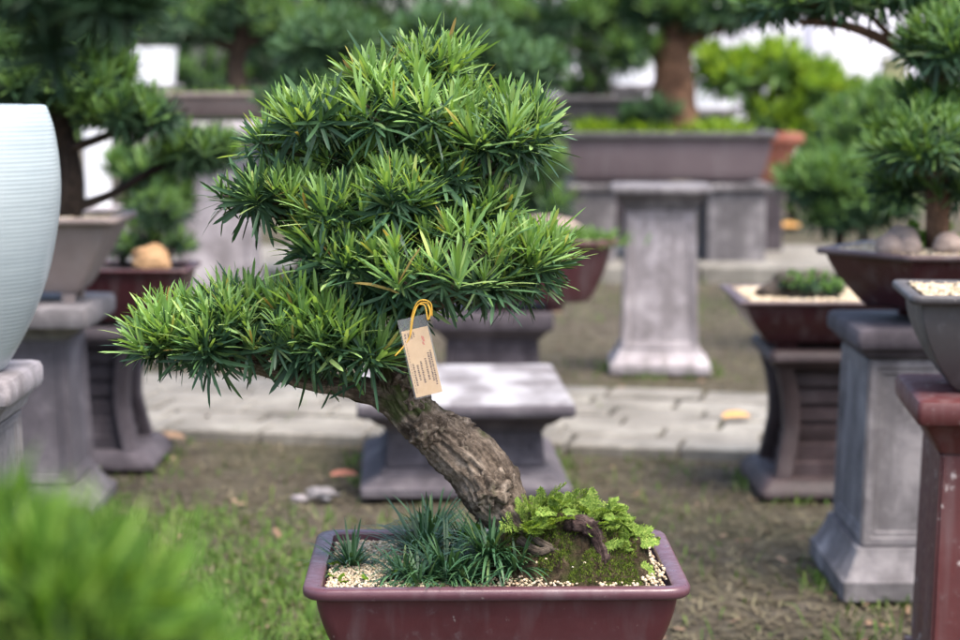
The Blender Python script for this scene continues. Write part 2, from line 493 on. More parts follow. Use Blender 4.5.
def pad_points(c, r, nshell, nskirt, nin, upb=.7, lump=.12, zmin=-.1):
    """whorl origins, axes and 'new growth' flags over a cloud-pruned pad"""
    c = np.array(c); r = np.array(r)
    O, A, nw = [], [], []
    pts = []
    tries = 0
    mind = 1.5 / math.sqrt(max(nshell, 1))
    while len(pts) < nshell and tries < nshell * 30:
        tries += 1
        d = unit(rng.normal(size=3))
        if d[2] < zmin: continue
        if any(np.linalg.norm(d - p) < mind for p in pts): 
            if tries % 9: continue
        pts.append(d)
    for d in pts:
        s = 1 + lump * mnoise.noise(Vector((d * 2.4 + c * 7).tolist())) * 1.6 + rng.normal(0, .04)
        O.append(c + r * d * s * .96)
        nrm = unit(d / r)
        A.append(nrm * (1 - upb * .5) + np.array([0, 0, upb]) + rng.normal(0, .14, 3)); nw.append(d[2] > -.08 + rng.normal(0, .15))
    for i in range(nskirt):
        a = rng.uniform(0, math.tau); z = rng.uniform(-.45, .05)
        q = math.sqrt(max(0, 1 - z * z)) * rng.uniform(.62, .98)
        d = np.array([math.cos(a) * q, math.sin(a) * q, z * .8])
        O.append(c + r * d); A.append(np.array([d[0], d[1], -.25 + rng.normal(0, .25)])); nw.append(False)
    for i in range(nin):
        d = unit(rng.normal(size=3)) * rng.uniform(.35, .82)
        if d[2] < -.35: d[2] *= -.5
        O.append(c + r * d); A.append(d + np.array([0, 0, .35]) + rng.normal(0, .3, 3)); nw.append(False)
    return np.array(O), np.array(A), np.array(nw, bool)

def make_tree(name, label, cat, trunk, branches, pads, leafL, mats, bark, nleaf=18, hi=False, group=None, wr=.11, tw=True, disp=.18, base=None, tm=12, dens=1.0, padname='foliage_pad', upb=.7, zmin=-.1):
    """trunk/branches: lists of (px, py, depth, radius px); pads: (px, py, depth, rx, rz, ry px, nshell)"""
    tp = [at(a, b, d) for a, b, d, r in trunk]; trd = [r * d / FPX for a, b, d, r in trunk]
    if base is not None: tp[0] = Vector(base)
    org = tp[0].copy()
    root = thing(name, label, cat, org, 0, group)
    L = sum((tp[i + 1] - tp[i]).length for i in range(len(tp) - 1))
    TB().tube(tp, trd, n=max(14, min(60, int(L / .03))), m=tm, disp=disp, freq=9, ridge=.12).build('trunk', bark, root, org)
    for br in branches:
        bp = [at(a, b, d) for a, b, d, r in br]; brd = [r * d / FPX for a, b, d, r in br]
        TB().tube(bp, brd, n=16, m=8, disp=.12, freq=14).build('branch', bark, root, org)
    for (px, py, d, rx, rz, ry, ns) in pads:
        s = d / FPX; c = np.array(at(px, py, d)); r = np.array([rx, ry, rz]) * s
        O, A, nw = pad_points(c, r, int(ns * dens), int(ns * .55 * dens), int(ns * .5 * dens), upb=upb, zmin=zmin)
        Ls = np.full(len(O), leafL) * rng.uniform(.8, 1.15, len(O))
        me = whorls(O, A, Ls, nw, nleaf, mats, padname, hi, wr, org)
        po = link(padname, me, root)
        if tw:
            tb = TB()
            for o in O[:int(ns * .6)]:
                mid = c * .55 + o * .45 - np.array([0, 0, .35 * r[2]])
                tb.tube([c - np.array([0, 0, .55 * r[2]]), mid, o], [leafL * .07, leafL * .05, leafL * .03], n=5, m=5, cap=False)
            tb.build('twigs', bark, po, org)
    return root

# ------------------------------------------------------------------ ground, paths
def ground():
    m, t, b = newmat('ground_soil')
    oc = N(t, 'ShaderNodeTexCoord').outputs['Object']
    n1 = noise(t, 1.1, 8, .62, oc); n2 = noise(t, 14, 8, .7, oc); n3 = noise(t, 55, 6, .7, oc)
    col = ramp(t, [(.30, (.050, .040, .031)), (.5, (.115, .096, .073)), (.72, (.19, .165, .13))], n2.outputs[0]).outputs[0]
    f = ramp(t, [(.45, (0, 0, 0)), (.66, (.6,) * 3)], n1.outputs[0]).outputs[0]
    col = mixc(t, f, col, (.080, .080, .042))
    f3 = ramp(t, [(.35, (.6,) * 3), (.65, (1.2,) * 3)], n3.outputs[0]).outputs[0]
    col = mixc(t, 1.0, col, f3, 'MULTIPLY')
    t.links.new(col, b.inputs['Base Color']); b.inputs['Roughness'].default_value = .95
    b.inputs['Specular IOR Level'].default_value = .1
    ad = N(t, 'ShaderNodeMath', operation='ADD'); t.links.new(n2.outputs[0], ad.inputs[0]); t.links.new(n3.outputs[0], ad.inputs[1])
    bump(t, b, ad.outputs[0], .9, .03)
    xs = np.concatenate([[-150, -60, -25, -12], np.linspace(-6, 6, 61), [12, 25, 60, 150]])
    ys = np.concatenate([[-60, -20, -6], np.linspace(0, 20, 101), [26, 40, 80, 250]])
    X, Y = np.meshgrid(xs, ys)
    Z = np.array([[-.012 + .014 * mnoise.noise(Vector((x * 1.7, y * 1.7, 0))) for x in xs] for y in ys])
    V = np.stack([X, Y, Z], -1).reshape(-1, 3)
    nx = len(xs); q = [(j * nx + i, j * nx + i + 1, (j + 1) * nx + i + 1, (j + 1) * nx + i) for j in range(len(ys) - 1) for i in range(nx - 1)]
    me = mesh_np('ground', V, q, None, [m])
    return tag(link('ground', me), 'bare brown soil with patches of thin grass', 'ground', kind='structure')
ground()

M['paver'] = mat_stone('paver', (0.1055, 0.0969, 0.0813), (0.1795, 0.1658, 0.1439), (0.2429, 0.2296, 0.1995), .3, .9, 3)
def path():
    A = gnd(200, 437); B = gnd(650, 455)
    dx = (B - A).normalized(); dy = Vector((-dx.y, dx.x, 0))
    depth = 1.18
    mb = MB(); rnd = random.Random(3)
    rows = 6; rw = depth / rows
    for r in range(rows):
        x = -5.0 + rnd.random() * .3
        while x < 4.5:
            wd = .29 + rnd.random() * .05
            c = A + dx * (x + wd / 2) + dy * (r * rw + rw / 2)
            h = .020 + rnd.uniform(-.007, .007)
            V = []
            a, b_ = wd / 2 - .008, rw / 2 - .008
            ang = math.atan2(dx.y, dx.x) + rnd.uniform(-.025, .025)
            ca, sa = math.cos(ang), math.sin(ang)
            rings = []
            for k, z in ((0, -.04), (0, h - .006), (.006, h)):
                ring = rr(a - k, b_ - k, .01, z, 0, 0, 2)
                rings.append([Vector((c.x + p.x * ca - p.y * sa, c.y + p.x * sa + p.y * ca, p.z)) for p in ring])
            mb.loft(rings)
            x += wd
    o = mb.build('path', M['paver'])
    tag(o, 'pale paved path of concrete slabs crossing the garden', 'path', kind='structure')
path()
def far_pavement():
    mb = MB(); rnd = random.Random(5)
    Y0 = gnd(480, 283).y; Y1 = gnd(480, 256).y
    x = -6.0
    while x < 6:
        mb.box((x + .45, (Y0 + Y0 + .35) / 2, .03), (.445, .17, .06), .01)
        mb.box((x + .45, (Y0 + .36 + Y1) / 2, .02), (.445, (Y1 - Y0 - .37) / 2, .05), .008)
        x += .9
    tag(mb.build('pavement', M['paver']), 'far pale concrete pavement strip behind the grey pedestal', 'pavement', kind='structure')
far_pavement()

# ------------------------------------------------------------------ stands
def prof_loft(mb, prof, r=.006, ratio=1.0, ring=rr):
    """prof: list of (half width, z)"""
    mb.loft([ring(h, h * ratio, r, z) for h, z in prof]); return mb
FEET = []
def pedestal(name, label, cat, loc, rz, h, cap, st, sb, base, mat, ratio=1.0, panel=True, capm=None, group='stone plant pedestals', cap_h=.06, base_h=.07, flare=.035, topm=None):
    """square pedestal: moulded cap, tapered panelled shaft, flared base; half sizes in metres"""
    root = thing(name, label, cat, loc, rz, group); FEET.append((loc[0], loc[1], base))
    k = .006
    b = MB(); prof_loft(b, [(base - k, 0), (base, k), (base, base_h * .45), (base - .012, base_h * .55), (sb + .012, base_h), (sb + .010, base_h + .012)], ratio=ratio)
    b.build('base', mat, root, angle=35)
    z0, z1 = base_h + .0125, h - cap_h - flare
    s = MB()
    V0 = rr(sb, sb * ratio, 0, z0); V1 = rr(st, st * ratio, 0, z1)
    s.loft([V0, V1])
    o = s.build('shaft', mat, root)
    bm = bmesh.new(); bm.from_mesh(o.data); bm.faces.ensure_lookup_table()
    sides = [f for f in bm.faces if abs(f.normal.z) < .5]
    if panel:
        bmesh.ops.inset_individual(bm, faces=sides, thickness=min(.035, st * .2), depth=0)
        bmesh.ops.inset_individual(bm, faces=sides, thickness=.008, depth=-.008)
    bmesh.ops.bevel(bm, geom=[e for e in bm.edges if e.calc_face_angle(0) > .5], offset=.005, segments=2, affect='EDGES', clamp_overlap=True)
    bm.to_mesh(o.data); bm.free()
    c = MB()
    prof_loft(c, [(st + .004, z1 + .0005), (st + .010, z1 + flare * .3), (st + (cap - st) * .35, z1 + flare * .5), (st + (cap - st) * .65, z1 + flare * .95),
                  (cap - .012, z1 + flare), (cap - .003, z1 + flare + .004), (cap, z1 + flare + .012), (cap, h - .012), (cap - .004, h - .003), (cap - .012, h)], ratio=ratio, r=.01)
    co = c.build('cap', mat if topm else (capm or mat), root, angle=40)
    if topm:
        co.data.materials.append(topm)
        for p in co.data.polygons:
            if p.normal.z > .7: p.material_index = 1  # upward faces get the brighter stone that has top light in its colour
    return root
def curved_stand(name, label, loc, rz, h, top, waist, base, mat, group='curved plant stands', corem=None):
    """square stand on four inward-curving legs with a stepped core"""
    root = thing(name, label, 'stand', loc, rz, group); FEET.append((loc[0], loc[1], base + .02))
    def half(z):
        t = z / h
        lo = base + (waist - base) * min(1, t / .45) ** .55
        hi_ = waist + (top * .93 - waist) * max(0, (t - .5) / .42) ** 2.0
        return lo if t < .47 else hi_
    th = .045
    zt = h - .05
    prof_loft(mt := MB(), [(top * .90, zt), (top - .012, zt + .012), (top, zt + .022), (top, h - .012), (top - .006, h - .004), (top - .016, h)], r=.02)
    mt.build('top', mat, root, angle=40)
    prof_loft(mb := MB(), [(base + .016, 0), (base + .022, .006), (base + .022, .018), (base + .014, .028), (base + .004, .04), (base - .008, .05)], r=.02)
    mb.build('base', mat, root, angle=40)
    # stepped core
    prof = []
    z = .0505
    steps = 6
    for i in range(steps):
        z2 = .0505 + (zt - .051) * (i + 1) / steps
        hw = half((z + z2) / 2) - .035
        prof += [(hw, z), (hw, z2 - .016), (hw - .010, z2 - .012), (hw - .010, z2 - .004)]
        z = z2
    prof = [(max(.04, a), b) for a, b in prof]
    prof_loft(mc := MB(), prof, r=.004)
    mc.build('core', corem or mat, root, angle=30)
    for sx in (-1, 1):
        for sy in (-1, 1):
            rings = []
            for i in range(15):
                zz = .0507 + (zt - .0512) * i / 14
                hw = half(zz)
                cx, cy = sx * (hw - th / 2), sy * (hw - th / 2)
                rings.append(rr(th / 2, th / 2, .008, zz, cx, cy, 2))
            ml = MB(); ml.loft(rings); ml.build('leg', mat, root, angle=40)
    return root

# ------------------------------------------------------------------ pots
def bonsai_pot(name, label, loc, rz, hw, hd, h, mat, rimmat=None, ring=rr, r=.02, lip_h=.016, lip_w=.024, over=.014, taper=.16, curve=.5, soil=.03, soilmat=None, foot=.016, group='bonsai pots', panel=False, footm=None):
    root = thing(name, label, 'pot', loc, rz, group)
    ri = max(.004, r - over)
    zb = foot
    def hh(t): return 1 - taper * (1 - t) ** (1.0 + curve)
    prof = []
    n = 12
    for i in range(n + 1):
        t = i / n
        s_ = hh(t)
        if i == 0: s_ *= .975
        prof.append((s_, zb + (h - lip_h - zb) * t))
    b = MB()
    aw, ad = hw - over, hd - over
    rings = [ring(aw * prof[0][0] * .95, ad * prof[0][0] * .95, ri, zb - .001)] + [ring(aw * s_, ad * s_, ri, z) for s_, z in prof]
    # inner wall
    wl = lip_w - over
    rings.append(ring(aw - wl - .001, ad - wl - .001, max(.003, ri - wl), h - lip_h))
    rings.append(ring(aw - wl - .004, ad - wl - .004, max(.003, ri - wl), h - soil - .02))
    b.loft(rings, True, True)
    b.build('body', mat, root, angle=38)
    k = min(.004, lip_h * .3)
    m = MB(); e = h - lip_h + .0004
    lr = [ring(hw - over - .001, hd - over - .001, ri, e), ring(hw - k, hd - k, r - k, e + .0005), ring(hw, hd, r, e + k), ring(hw, hd, r, h - k), ring(hw - k * .4, hd - k * .4, r, h - k * .35), ring(hw - k, hd - k, max(.003, r - k), h),
          ring(hw - lip_w + .003, hd - lip_w + .003, max(.003, r - lip_w), h - .0005), ring(hw - lip_w, hd - lip_w, max(.003, r - lip_w), h - .003), ring(hw - lip_w, hd - lip_w, max(.003, r - lip_w), e + .0005)]
    m.loft(lr, False, False)
    n_ = len(lr[0]); q = len(lr) - 1
    m.f += [[q * n_ + i, q * n_ + (i + 1) % n_, (i + 1) % n_, i] for i in range(n_)]
    m.build('rim', rimmat or mat, root, angle=50)
    fw = aw * prof[0][0] * .95; fd = ad * prof[0][0] * .95
    for sx in (-1, 1):
        for sy in (-1, 1):
            f = MB(); kx = .80 if ring is rr else .45; ky = .80 if ring is rr else .7
            lx, ly = fw * .16, fd * .16
            f.loft([rr(lx * .85, ly * .85, .004, 0, sx * fw * kx, sy * fd * ky, 2), rr(lx, ly, .004, zb - .0012, sx * fw * kx, sy * fd * ky, 2)])
            f.build('foot', footm or mat, root, angle=40)
    # soil surface
    sw, sd = hw - lip_w - .0045, hd - lip_w - .0045
    V = []; nn = 26; Fc = []
    rg = ring(sw, sd, max(.003, ri - wl), 0)
    for j in range(nn):
        t = (j + 1) / nn
        for p in rg:
            V.append(Vector((p.x * t, p.y * t, h - soil + .004 * mnoise.noise(Vector((p.x * t * 40, p.y * t * 40, hw * 9))))))
    m_ = len(rg)
    for j in range(nn - 1):
        for i in range(m_):
            Fc.append([j * m_ + i, j * m_ + (i + 1) % m_, (j + 1) * m_ + (i + 1) % m_, (j + 1) * m_ + i])
    Fc.append(list(range(m_)))
    link('soil', mesh_py('soil', V, Fc, soilmat or M['soil'], True), root)
    return root

ICO = None
def ico():
    global ICO
    if ICO is None:
        bm = bmesh.new(); bmesh.ops.create_icosphere(bm, subdivisions=1, radius=1)
        bm.verts.ensure_lookup_table()
        ICO = (np.array([v.co[:] for v in bm.verts]), np.array([[v.index for v in f.verts] for f in bm.faces])); bm.free()
    return ICO
def pebbles(name, P, size, mat, label, group=None):
    V0, F0 = ico(); n = len(P)
    sc = size * rng.uniform(.55, 1.25, (n, 1, 1)) * rng.uniform(.7, 1.2, (n, 1, 3))
    ang = rng.uniform(0, 6.28, n); ca, sa = np.cos(ang), np.sin(ang)
    V = V0[None] * (1 + rng.normal(0, .13, (n, len(V0), 1))) * sc
    X = V[..., 0] * ca[:, None] - V[..., 1] * sa[:, None]; Y = V[..., 0] * sa[:, None] + V[..., 1] * ca[:, None]
    V = np.stack([X, Y, V[..., 2] * .8], -1) + np.asarray(P)[:, None]
    T = (np.arange(n) * len(V0))[:, None, None] + F0[None]
    o = link(name, mesh_np(name, V.reshape(-1, 3), None, T.reshape(-1, 3), [mat], smooth=True))
    return tag(o, label, 'gravel', group, 'stuff')
def pot_gravel(loc, rz, hw, hd, z, n, size, label, skip=None, lift=None):
    P = []
    c, s_ = math.cos(rz), math.sin(rz)
    while len(P) < n:
        x, y = rng.uniform(-hw, hw), rng.uniform(-hd, hd)
        if skip and skip(x, y): continue
        X, Y = loc[0] + x * c - y * s_, loc[1] + x * s_ + y * c
        P.append((X, Y, z + rng.uniform(-.001, .003) + (max(0, lift(X, Y) - .006) if lift else 0)))
    return pebbles('gravel', P, size, M['gravel'], label)
def rock(name, label, c, r, mat, seed, cat='stone', group=None, amp=.3, freq=1.4, rz=0):
    bm = bmesh.new(); bmesh.ops.create_icosphere(bm, subdivisions=4, radius=1)
    for v in bm.verts:
        p = v.co.copy()
        k = 1 + amp * mnoise.noise(p * freq + Vector((seed, 0, 0))) + amp * .35 * mnoise.noise(p * freq * 3 + Vector((seed, 5, 0)))
        v.co = Vector((p.x * r[0] * k, p.y * r[1] * k, p.z * r[2] * k))
    me = bpy.data.meshes.new(name); bm.to_mesh(me); bm.free(); me.materials.append(mat)
    me.polygons.foreach_set('use_smooth', [True] * len(me.polygons))
    o = link(name, me, None, c); o.rotation_euler = (0, 0, rz)
    if label: tag(o, label, cat, group)
    return o
def straps(name, O, D, L, W, droop, mat, seg=7, origin=(0, 0, 0), parent=None):
    """grass-like strap leaves bending under their weight"""
    O, D = np.asarray(O), unit(np.asarray(D)); n = len(O)
    L, W, droop = (np.broadcast_to(np.asarray(x, float), (n,)) for x in (L, W, droop))
    rows = []
    Sd = unit(np.cross(D, [0, 0, 1.0]) + 1e-6)
    for i in range(seg + 1):
        t = i / seg
        c = O + D * (L * t)[:, None]
        c = c + np.array([0, 0, -1.0]) * (droop * L * t ** 2.2)[:, None]
        w_ = (1 - t ** 3) * (.7 + .3 * min(1, t * 4)) + .02
        rows += [c - Sd * (W * .5 * w_)[:, None], c + Sd * (W * .5 * w_)[:, None]]
    V = np.stack(rows, 1) - np.asarray(origin); k = V.shape[1]
    q = np.array([[2 * i, 2 * i + 1, 2 * i + 3, 2 * i + 2] for i in range(seg)])
    Q = (np.arange(n) * k)[:, None, None] + q[None]
    return link(name, mesh_np(name, V.reshape(-1, 3), Q.reshape(-1, 4), None, [mat]), parent)
#@@SCENE
# ================================================================== the main bonsai in its maroon pot
PF = at(495, 590, 2.60)
PZ = PF.z                                  # rim height
POT_H, POT_HW, POT_HD = .135, .243, .180
POT = Vector((PF.x, PF.y + POT_HD, PZ - POT_H))
PROT = R(1.0)
bonsai_pot('bonsai_pot', 'large maroon rectangular bonsai pot under the leaning tree with the paper tag', POT, PROT, POT_HW, POT_HD, POT_H,
           M['maroon'], M['maroon_rim_sky'], r=.034, lip_h=.016, lip_w=.023, over=.016, taper=.17, soil=.014, foot=.014)
pedestal('pedestal', 'grey stone pedestal carrying the main maroon pot below the frame', 'pedestal', (POT.x, POT.y, 0), 0, POT.z, .21, .155, .17, .21, M['stone'])
GZ = PZ - .013
def pot_local(x, y):
    c, s_ = math.cos(PROT), math.sin(PROT); dx, dy = x - POT.x, y - POT.y
    return dx * c + dy * s_, -dx * s_ + dy * c
# soil mound at the tree's foot
g_ = lambda px, py: atZ(px, py, GZ)
MC = [(g_(592, 580), .074, .056, .086), (g_(520, 574), .052, .058, .060), (g_(545, 578), .045, .05, .062), (g_(560, 568), .055, .055, .076), (g_(630, 576), .028, .045, .042), (g_(475, 562), .045, .05, .026)]
def mound_h(x, y):
    h = 0
    for c, a, b_, hh in MC:
        q = ((x - c.x) / a) ** 2 + ((y - c.y) / b_) ** 2
        h = max(h, hh * math.exp(-q ** 1.5 * .8)) if h == 0 else (h ** 3 + (hh * math.exp(-q ** 1.5 * .8)) ** 3) ** (1 / 3)
    h *= 1 + .30 * mnoise.noise(Vector((x * 45, y * 45, 3))) + .18 * mnoise.noise(Vector((x * 120, y * 120, 9)))
    return h
def build_mound():
    cx, cy = g_(560, 572).x, g_(560, 572).y
    nx, ny = 150, 140
    xs = np.linspace(cx - .145, cx + .112, nx); ys = np.linspace(cy - .135, cy + .115, ny)
    V = []
    for y in ys:
        for x in xs:
            V.append((x, y, GZ - .006 + mound_h(x, y)))
    V = np.array(V); V[:, 0] += rng.normal(0, .0006, len(V)); V[:, 1] += rng.normal(0, .0006, len(V))
    org = np.array((cx, cy, GZ))
    q = [(j * nx + i, j * nx + i + 1, (j + 1) * nx + i + 1, (j + 1) * nx + i) for j in range(ny - 1) for i in range(nx - 1)
         if max(V[j * nx + i][2], V[(j + 1) * nx + i + 1][2]) > GZ - .004]
    m, t, b = newmat('mound_soil')
    oc = N(t, 'ShaderNodeTexCoord').outputs['Object']
    n1 = noise(t, 28, 8, .7, oc); n2 = noise(t, 130, 6, .7, oc)
    col = ramp(t, [(.35, (.016, .011, .008)), (.55, (.050, .036, .022)), (.75, (.11, .085, .055))], n2.outputs[0]).outputs[0]
    f = ramp(t, [(.50, (0, 0, 0)), (.62, (.7,) * 3)], n1.outputs[0]).outputs[0]
    col = mixc(t, f, col, (.035, .045, .012))
    t.links.new(col, b.inputs['Base Color']); b.inputs['Roughness'].default_value = 1; b.inputs['Specular IOR Level'].default_value = .1
    bump(t, b, n2.outputs[0], 1, .006)
    o = link('soil_mound', mesh_np('soil_mound', V - org, q, None, [m]), None, org)
    tag(o, 'dark mossy soil mound at the foot of the leaning trunk', 'soil mound')
    # moss fuzz: short upright leaflets in patches
    P = []
    while len(P) < 21000:
        x, y = rng.uniform(cx - .13, cx + .10), rng.uniform(cy - .115, cy + .09)
        h = mound_h(x, y)
        if h < .012: continue
        k = mnoise.noise(Vector((x * 26, y * 26, 1.0))) + .5 * mnoise.noise(Vector((x * 70, y * 70, 4.0)))
        bright = ((x - g_(572, 570).x) / .026) ** 2 + ((y - g_(572, 570).y) / .035) ** 2 < 1
        if k < -.05 and not bright: continue
        P.append((x, y, GZ - .0065 + h))
    P = np.array(P); n = len(P)
    D = unit(rng.normal(0, .45, (n, 3)) + np.array([0, -.25, 1])); Nn = unit(np.cross(D, rng.normal(size=(n, 3))))
    link('moss', leaf_mesh('moss', P - org, D, Nn, rng.uniform(.0025, .005, n), np.full(n, .0011), np.full(n, .1), np.zeros(n, int), [M['moss']], False), o)
build_mound()

# ---- the tree
TD = 2.76
trunk_px = [(538, 578, TD - .03, 13), (526, 552, TD - .02, 17), (512, 522, TD, 20), (494, 494, TD, 29), (474, 466, TD, 29), (446, 441, TD, 25.5), (421, 420, TD, 22.5), (401, 398, TD, 22), (392, 373, TD, 17),
            (402, 338, TD + .01, 17), (420, 292, TD + .02, 14), (416, 240, TD + .02, 12), (402, 190, TD + .02, 10), (405, 140, TD + .02, 8), (414, 85, TD + .02, 4.5)]
TP = [at(a, b, d) for a, b, d, r in trunk_px]; TR = [r * d / FPX for a, b, d, r in trunk_px]
ORG = TP[0].copy()
tree = thing('bonsai_tree', 'leaning cloud-pruned bonsai with long narrow leaves and a paper tag in the maroon pot', 'bonsai tree', ORG)
tb = TB()
tb.tube(TP, TR, n=300, m=110, fine=.10, disp=.15, freq=30, ridge=.22, seed=3.1)
mossf = lambda V: np.clip(((.80 - V[:, 2]) * -2.6), -1, 0) * 0 + np.clip((V[:, 2] - .60) * 1.6, -.08, .13)
trunk = tb.build('trunk', M['bark'], tree, ORG, moss=mossf)
def burr(px, py, d, r, seed, sq=(1, .8, 1)):
    c = at(px, py, d)
    o = rock('burr', None, Vector((0, 0, 0)), (r * sq[0], r * sq[1], r * sq[2]), M['bark'], seed, amp=.55, freq=2.6)
    for v in o.data.vertices: pass
    o.parent = trunk; o.location = c - ORG
    at_ = o.data.attributes.new('along', 'FLOAT_VECTOR', 'POINT')
    at_.data.foreach_set('vector', np.array([list(v.co * 3) for v in o.data.vertices], dtype=np.float32).ravel())
burr(490, 490, TD - .026, .026, 4.0); burr(506, 483, TD - .015, .014, 8.0); burr(440, 428, TD - .026, .012, 5.0); burr(462, 448, TD - .022, .016, 15.0, (1, .7, 1.2)); burr(412, 404, TD - .018, .017, 12.0)
burr(452, 424, TD - .002, .015, 6.2, (1.5, .8, .8)); burr(424, 432, TD - .034, -0 + .018, 2.2); burr(404, 380, TD - .020, .017, 9.7)
# exposed roots running into the mound
for path_, rads in ((((505, 512, TD - .03, 0), (522, 530, TD - .05, 0), (545, 540, TD - .065, 0), (562, 534, TD - .07, 0)), (8, 6, 4, 2.5)),
                    (((520, 540, TD - .06, 0), (540, 552, TD - .085, 0), (566, 540, TD - .085, 0)), (5, 4, 2.5)),
                    (((530, 536, TD - .06, 0), (552, 548, TD - .088, 0), (580, 556, TD - .085, 0)), (4, 3.2, 2))):
    pts = [at(a, b, d) for a, b, d, _ in path_]
    TB().tube(pts, [r * TD / FPX for r in rads], n=34, m=16, disp=.3, freq=60, ridge=.2, seed=1).build('root', M['bark'], tree, ORG)
for path_, rads in ((((404, 404, TD, 0), (378, 394, TD, 0), (345, 386, TD - .01, 0), (305, 380, TD - .01, 0), (255, 366, TD - .02, 0), (190, 350, TD - .02, 0)), (20, 15, 11, 9, 7, 4)),
                    (((410, 318, TD + .01, 0), (440, 300, TD - .02, 0), (490, 285, TD - .03, 0), (540, 270, TD - .03, 0)), (10, 8, 6, 3)),
                    (((418, 262, TD + .02, 0), (370, 240, TD - .01, 0), (310, 225, TD - .02, 0), (265, 212, TD - .02, 0)), (9, 7, 5, 3)),
                    (((404, 185, TD + .02, 0), (450, 185, TD - .02, 0), (500, 170, TD - .03, 0)), (7, 5, 3)),
                    (((402, 165, TD + .02, 0), (350, 160, TD, 0), (280, 150, TD - .02, 0)), (7, 5, 3))):
    pts = [at(a, b, d) for a, b, d, _ in path_]
    TB().tube(pts, [r * TD / FPX for r in rads], n=60, m=24, disp=.15, freq=45, ridge=.2, seed=2).build('branch', M['bark'], tree, ORG, moss=mossf)
LEAF = .047
# pads: px, py, depth, rx, rz, ry, shell whorls
for px, py, dd, rx, rz, ry, ns in ((262, 340, -.02, 122, 44, 80, 64), (225, 312, -.03, 48, 24, 46, 14), (305, 312, -.04, 44, 24, 46, 13), (325, 245, -.04, 30, 24, 36, 9), (160, 338, -.03, 32, 22, 45, 14), (330, 340, -.06, 45, 34, 50, 18), (372, 352, -.10, 20, 12, 20, 4),
                                   (445, 275, -.05, 105, 58, 90, 60), (530, 262, -.03, 40, 34, 55, 18), (350, 262, -.06, 48, 36, 45, 16),
                                   (272, 196, -.03, 50, 22, 50, 18), (335, 212, -.07, 40, 26, 45, 14), (395, 200, -.09, 42, 36, 40, 16),
                                   (408, 112, 0, 74, 44, 80, 40), (428, 66, .01, 36, 26, 46, 15), (378, 84, -.02, 32, 20, 40, 10), (318, 122, -.03, 48, 24, 55, 20), (490, 140, -.04, 54, 40, 60, 26), (268, 142, -.02, 20, 12, 30, 5), (440, 180, -.06, 40, 26, 40, 12), (478, 212, -.03, 42, 30, 40, 14), (432, 148, -.05, 34, 22, 36, 9), (350, 158, -.02, 36, 18, 36, 8), (530, 125, -.02, 22, 22, 35, 8),
                                   (400, 300, .06, 60, 36, 40, 10), (400, 165, .05, 70, 40, 40, 10)):
    d = TD + dd; s_ = d / FPX; c = np.array(at(px, py, d)); r = np.array([max(rx * .6, rx - 7), ry, max(rz * .6, rz - 6)]) * s_
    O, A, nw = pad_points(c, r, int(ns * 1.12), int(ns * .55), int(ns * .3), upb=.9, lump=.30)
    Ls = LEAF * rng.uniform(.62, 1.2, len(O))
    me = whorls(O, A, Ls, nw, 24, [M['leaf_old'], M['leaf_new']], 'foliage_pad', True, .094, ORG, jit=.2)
    po = link('foliage_pad', me, tree)
    tw = TB()
    for o in O[:int(ns * 1.2)]:
        mid = c * .5 + o * .5 - np.array([0, 0, .30 * r[2]])
        tw.tube([c - np.array([0, 0, .5 * r[2]]), mid, o], [.0030, .0022, .0014], n=7, m=6, cap=False)
    tw.build('twigs', M['bark'], po, ORG)
# a few shoots hanging bare below the lower branch
for o_, a_, l_, nf_, m_ in (((330, 392, TD - .02), (0, 0, -1.), .03, False, 'leaf_old'), ((413, 372, TD - .05), (.3, -.4, .2), .03, True, 'leaf_mid'), ((352, 378, TD - .06), (-.2, -.5, .3), .042, True, 'leaf_new')):
    tw = whorls(np.array([at(*o_)]), np.array([a_]), np.array([l_]), np.array([nf_]), 9, [M['leaf_old'], M[m_]], 'shoot', True, .11, ORG)
    link('shoot', tw, tree)

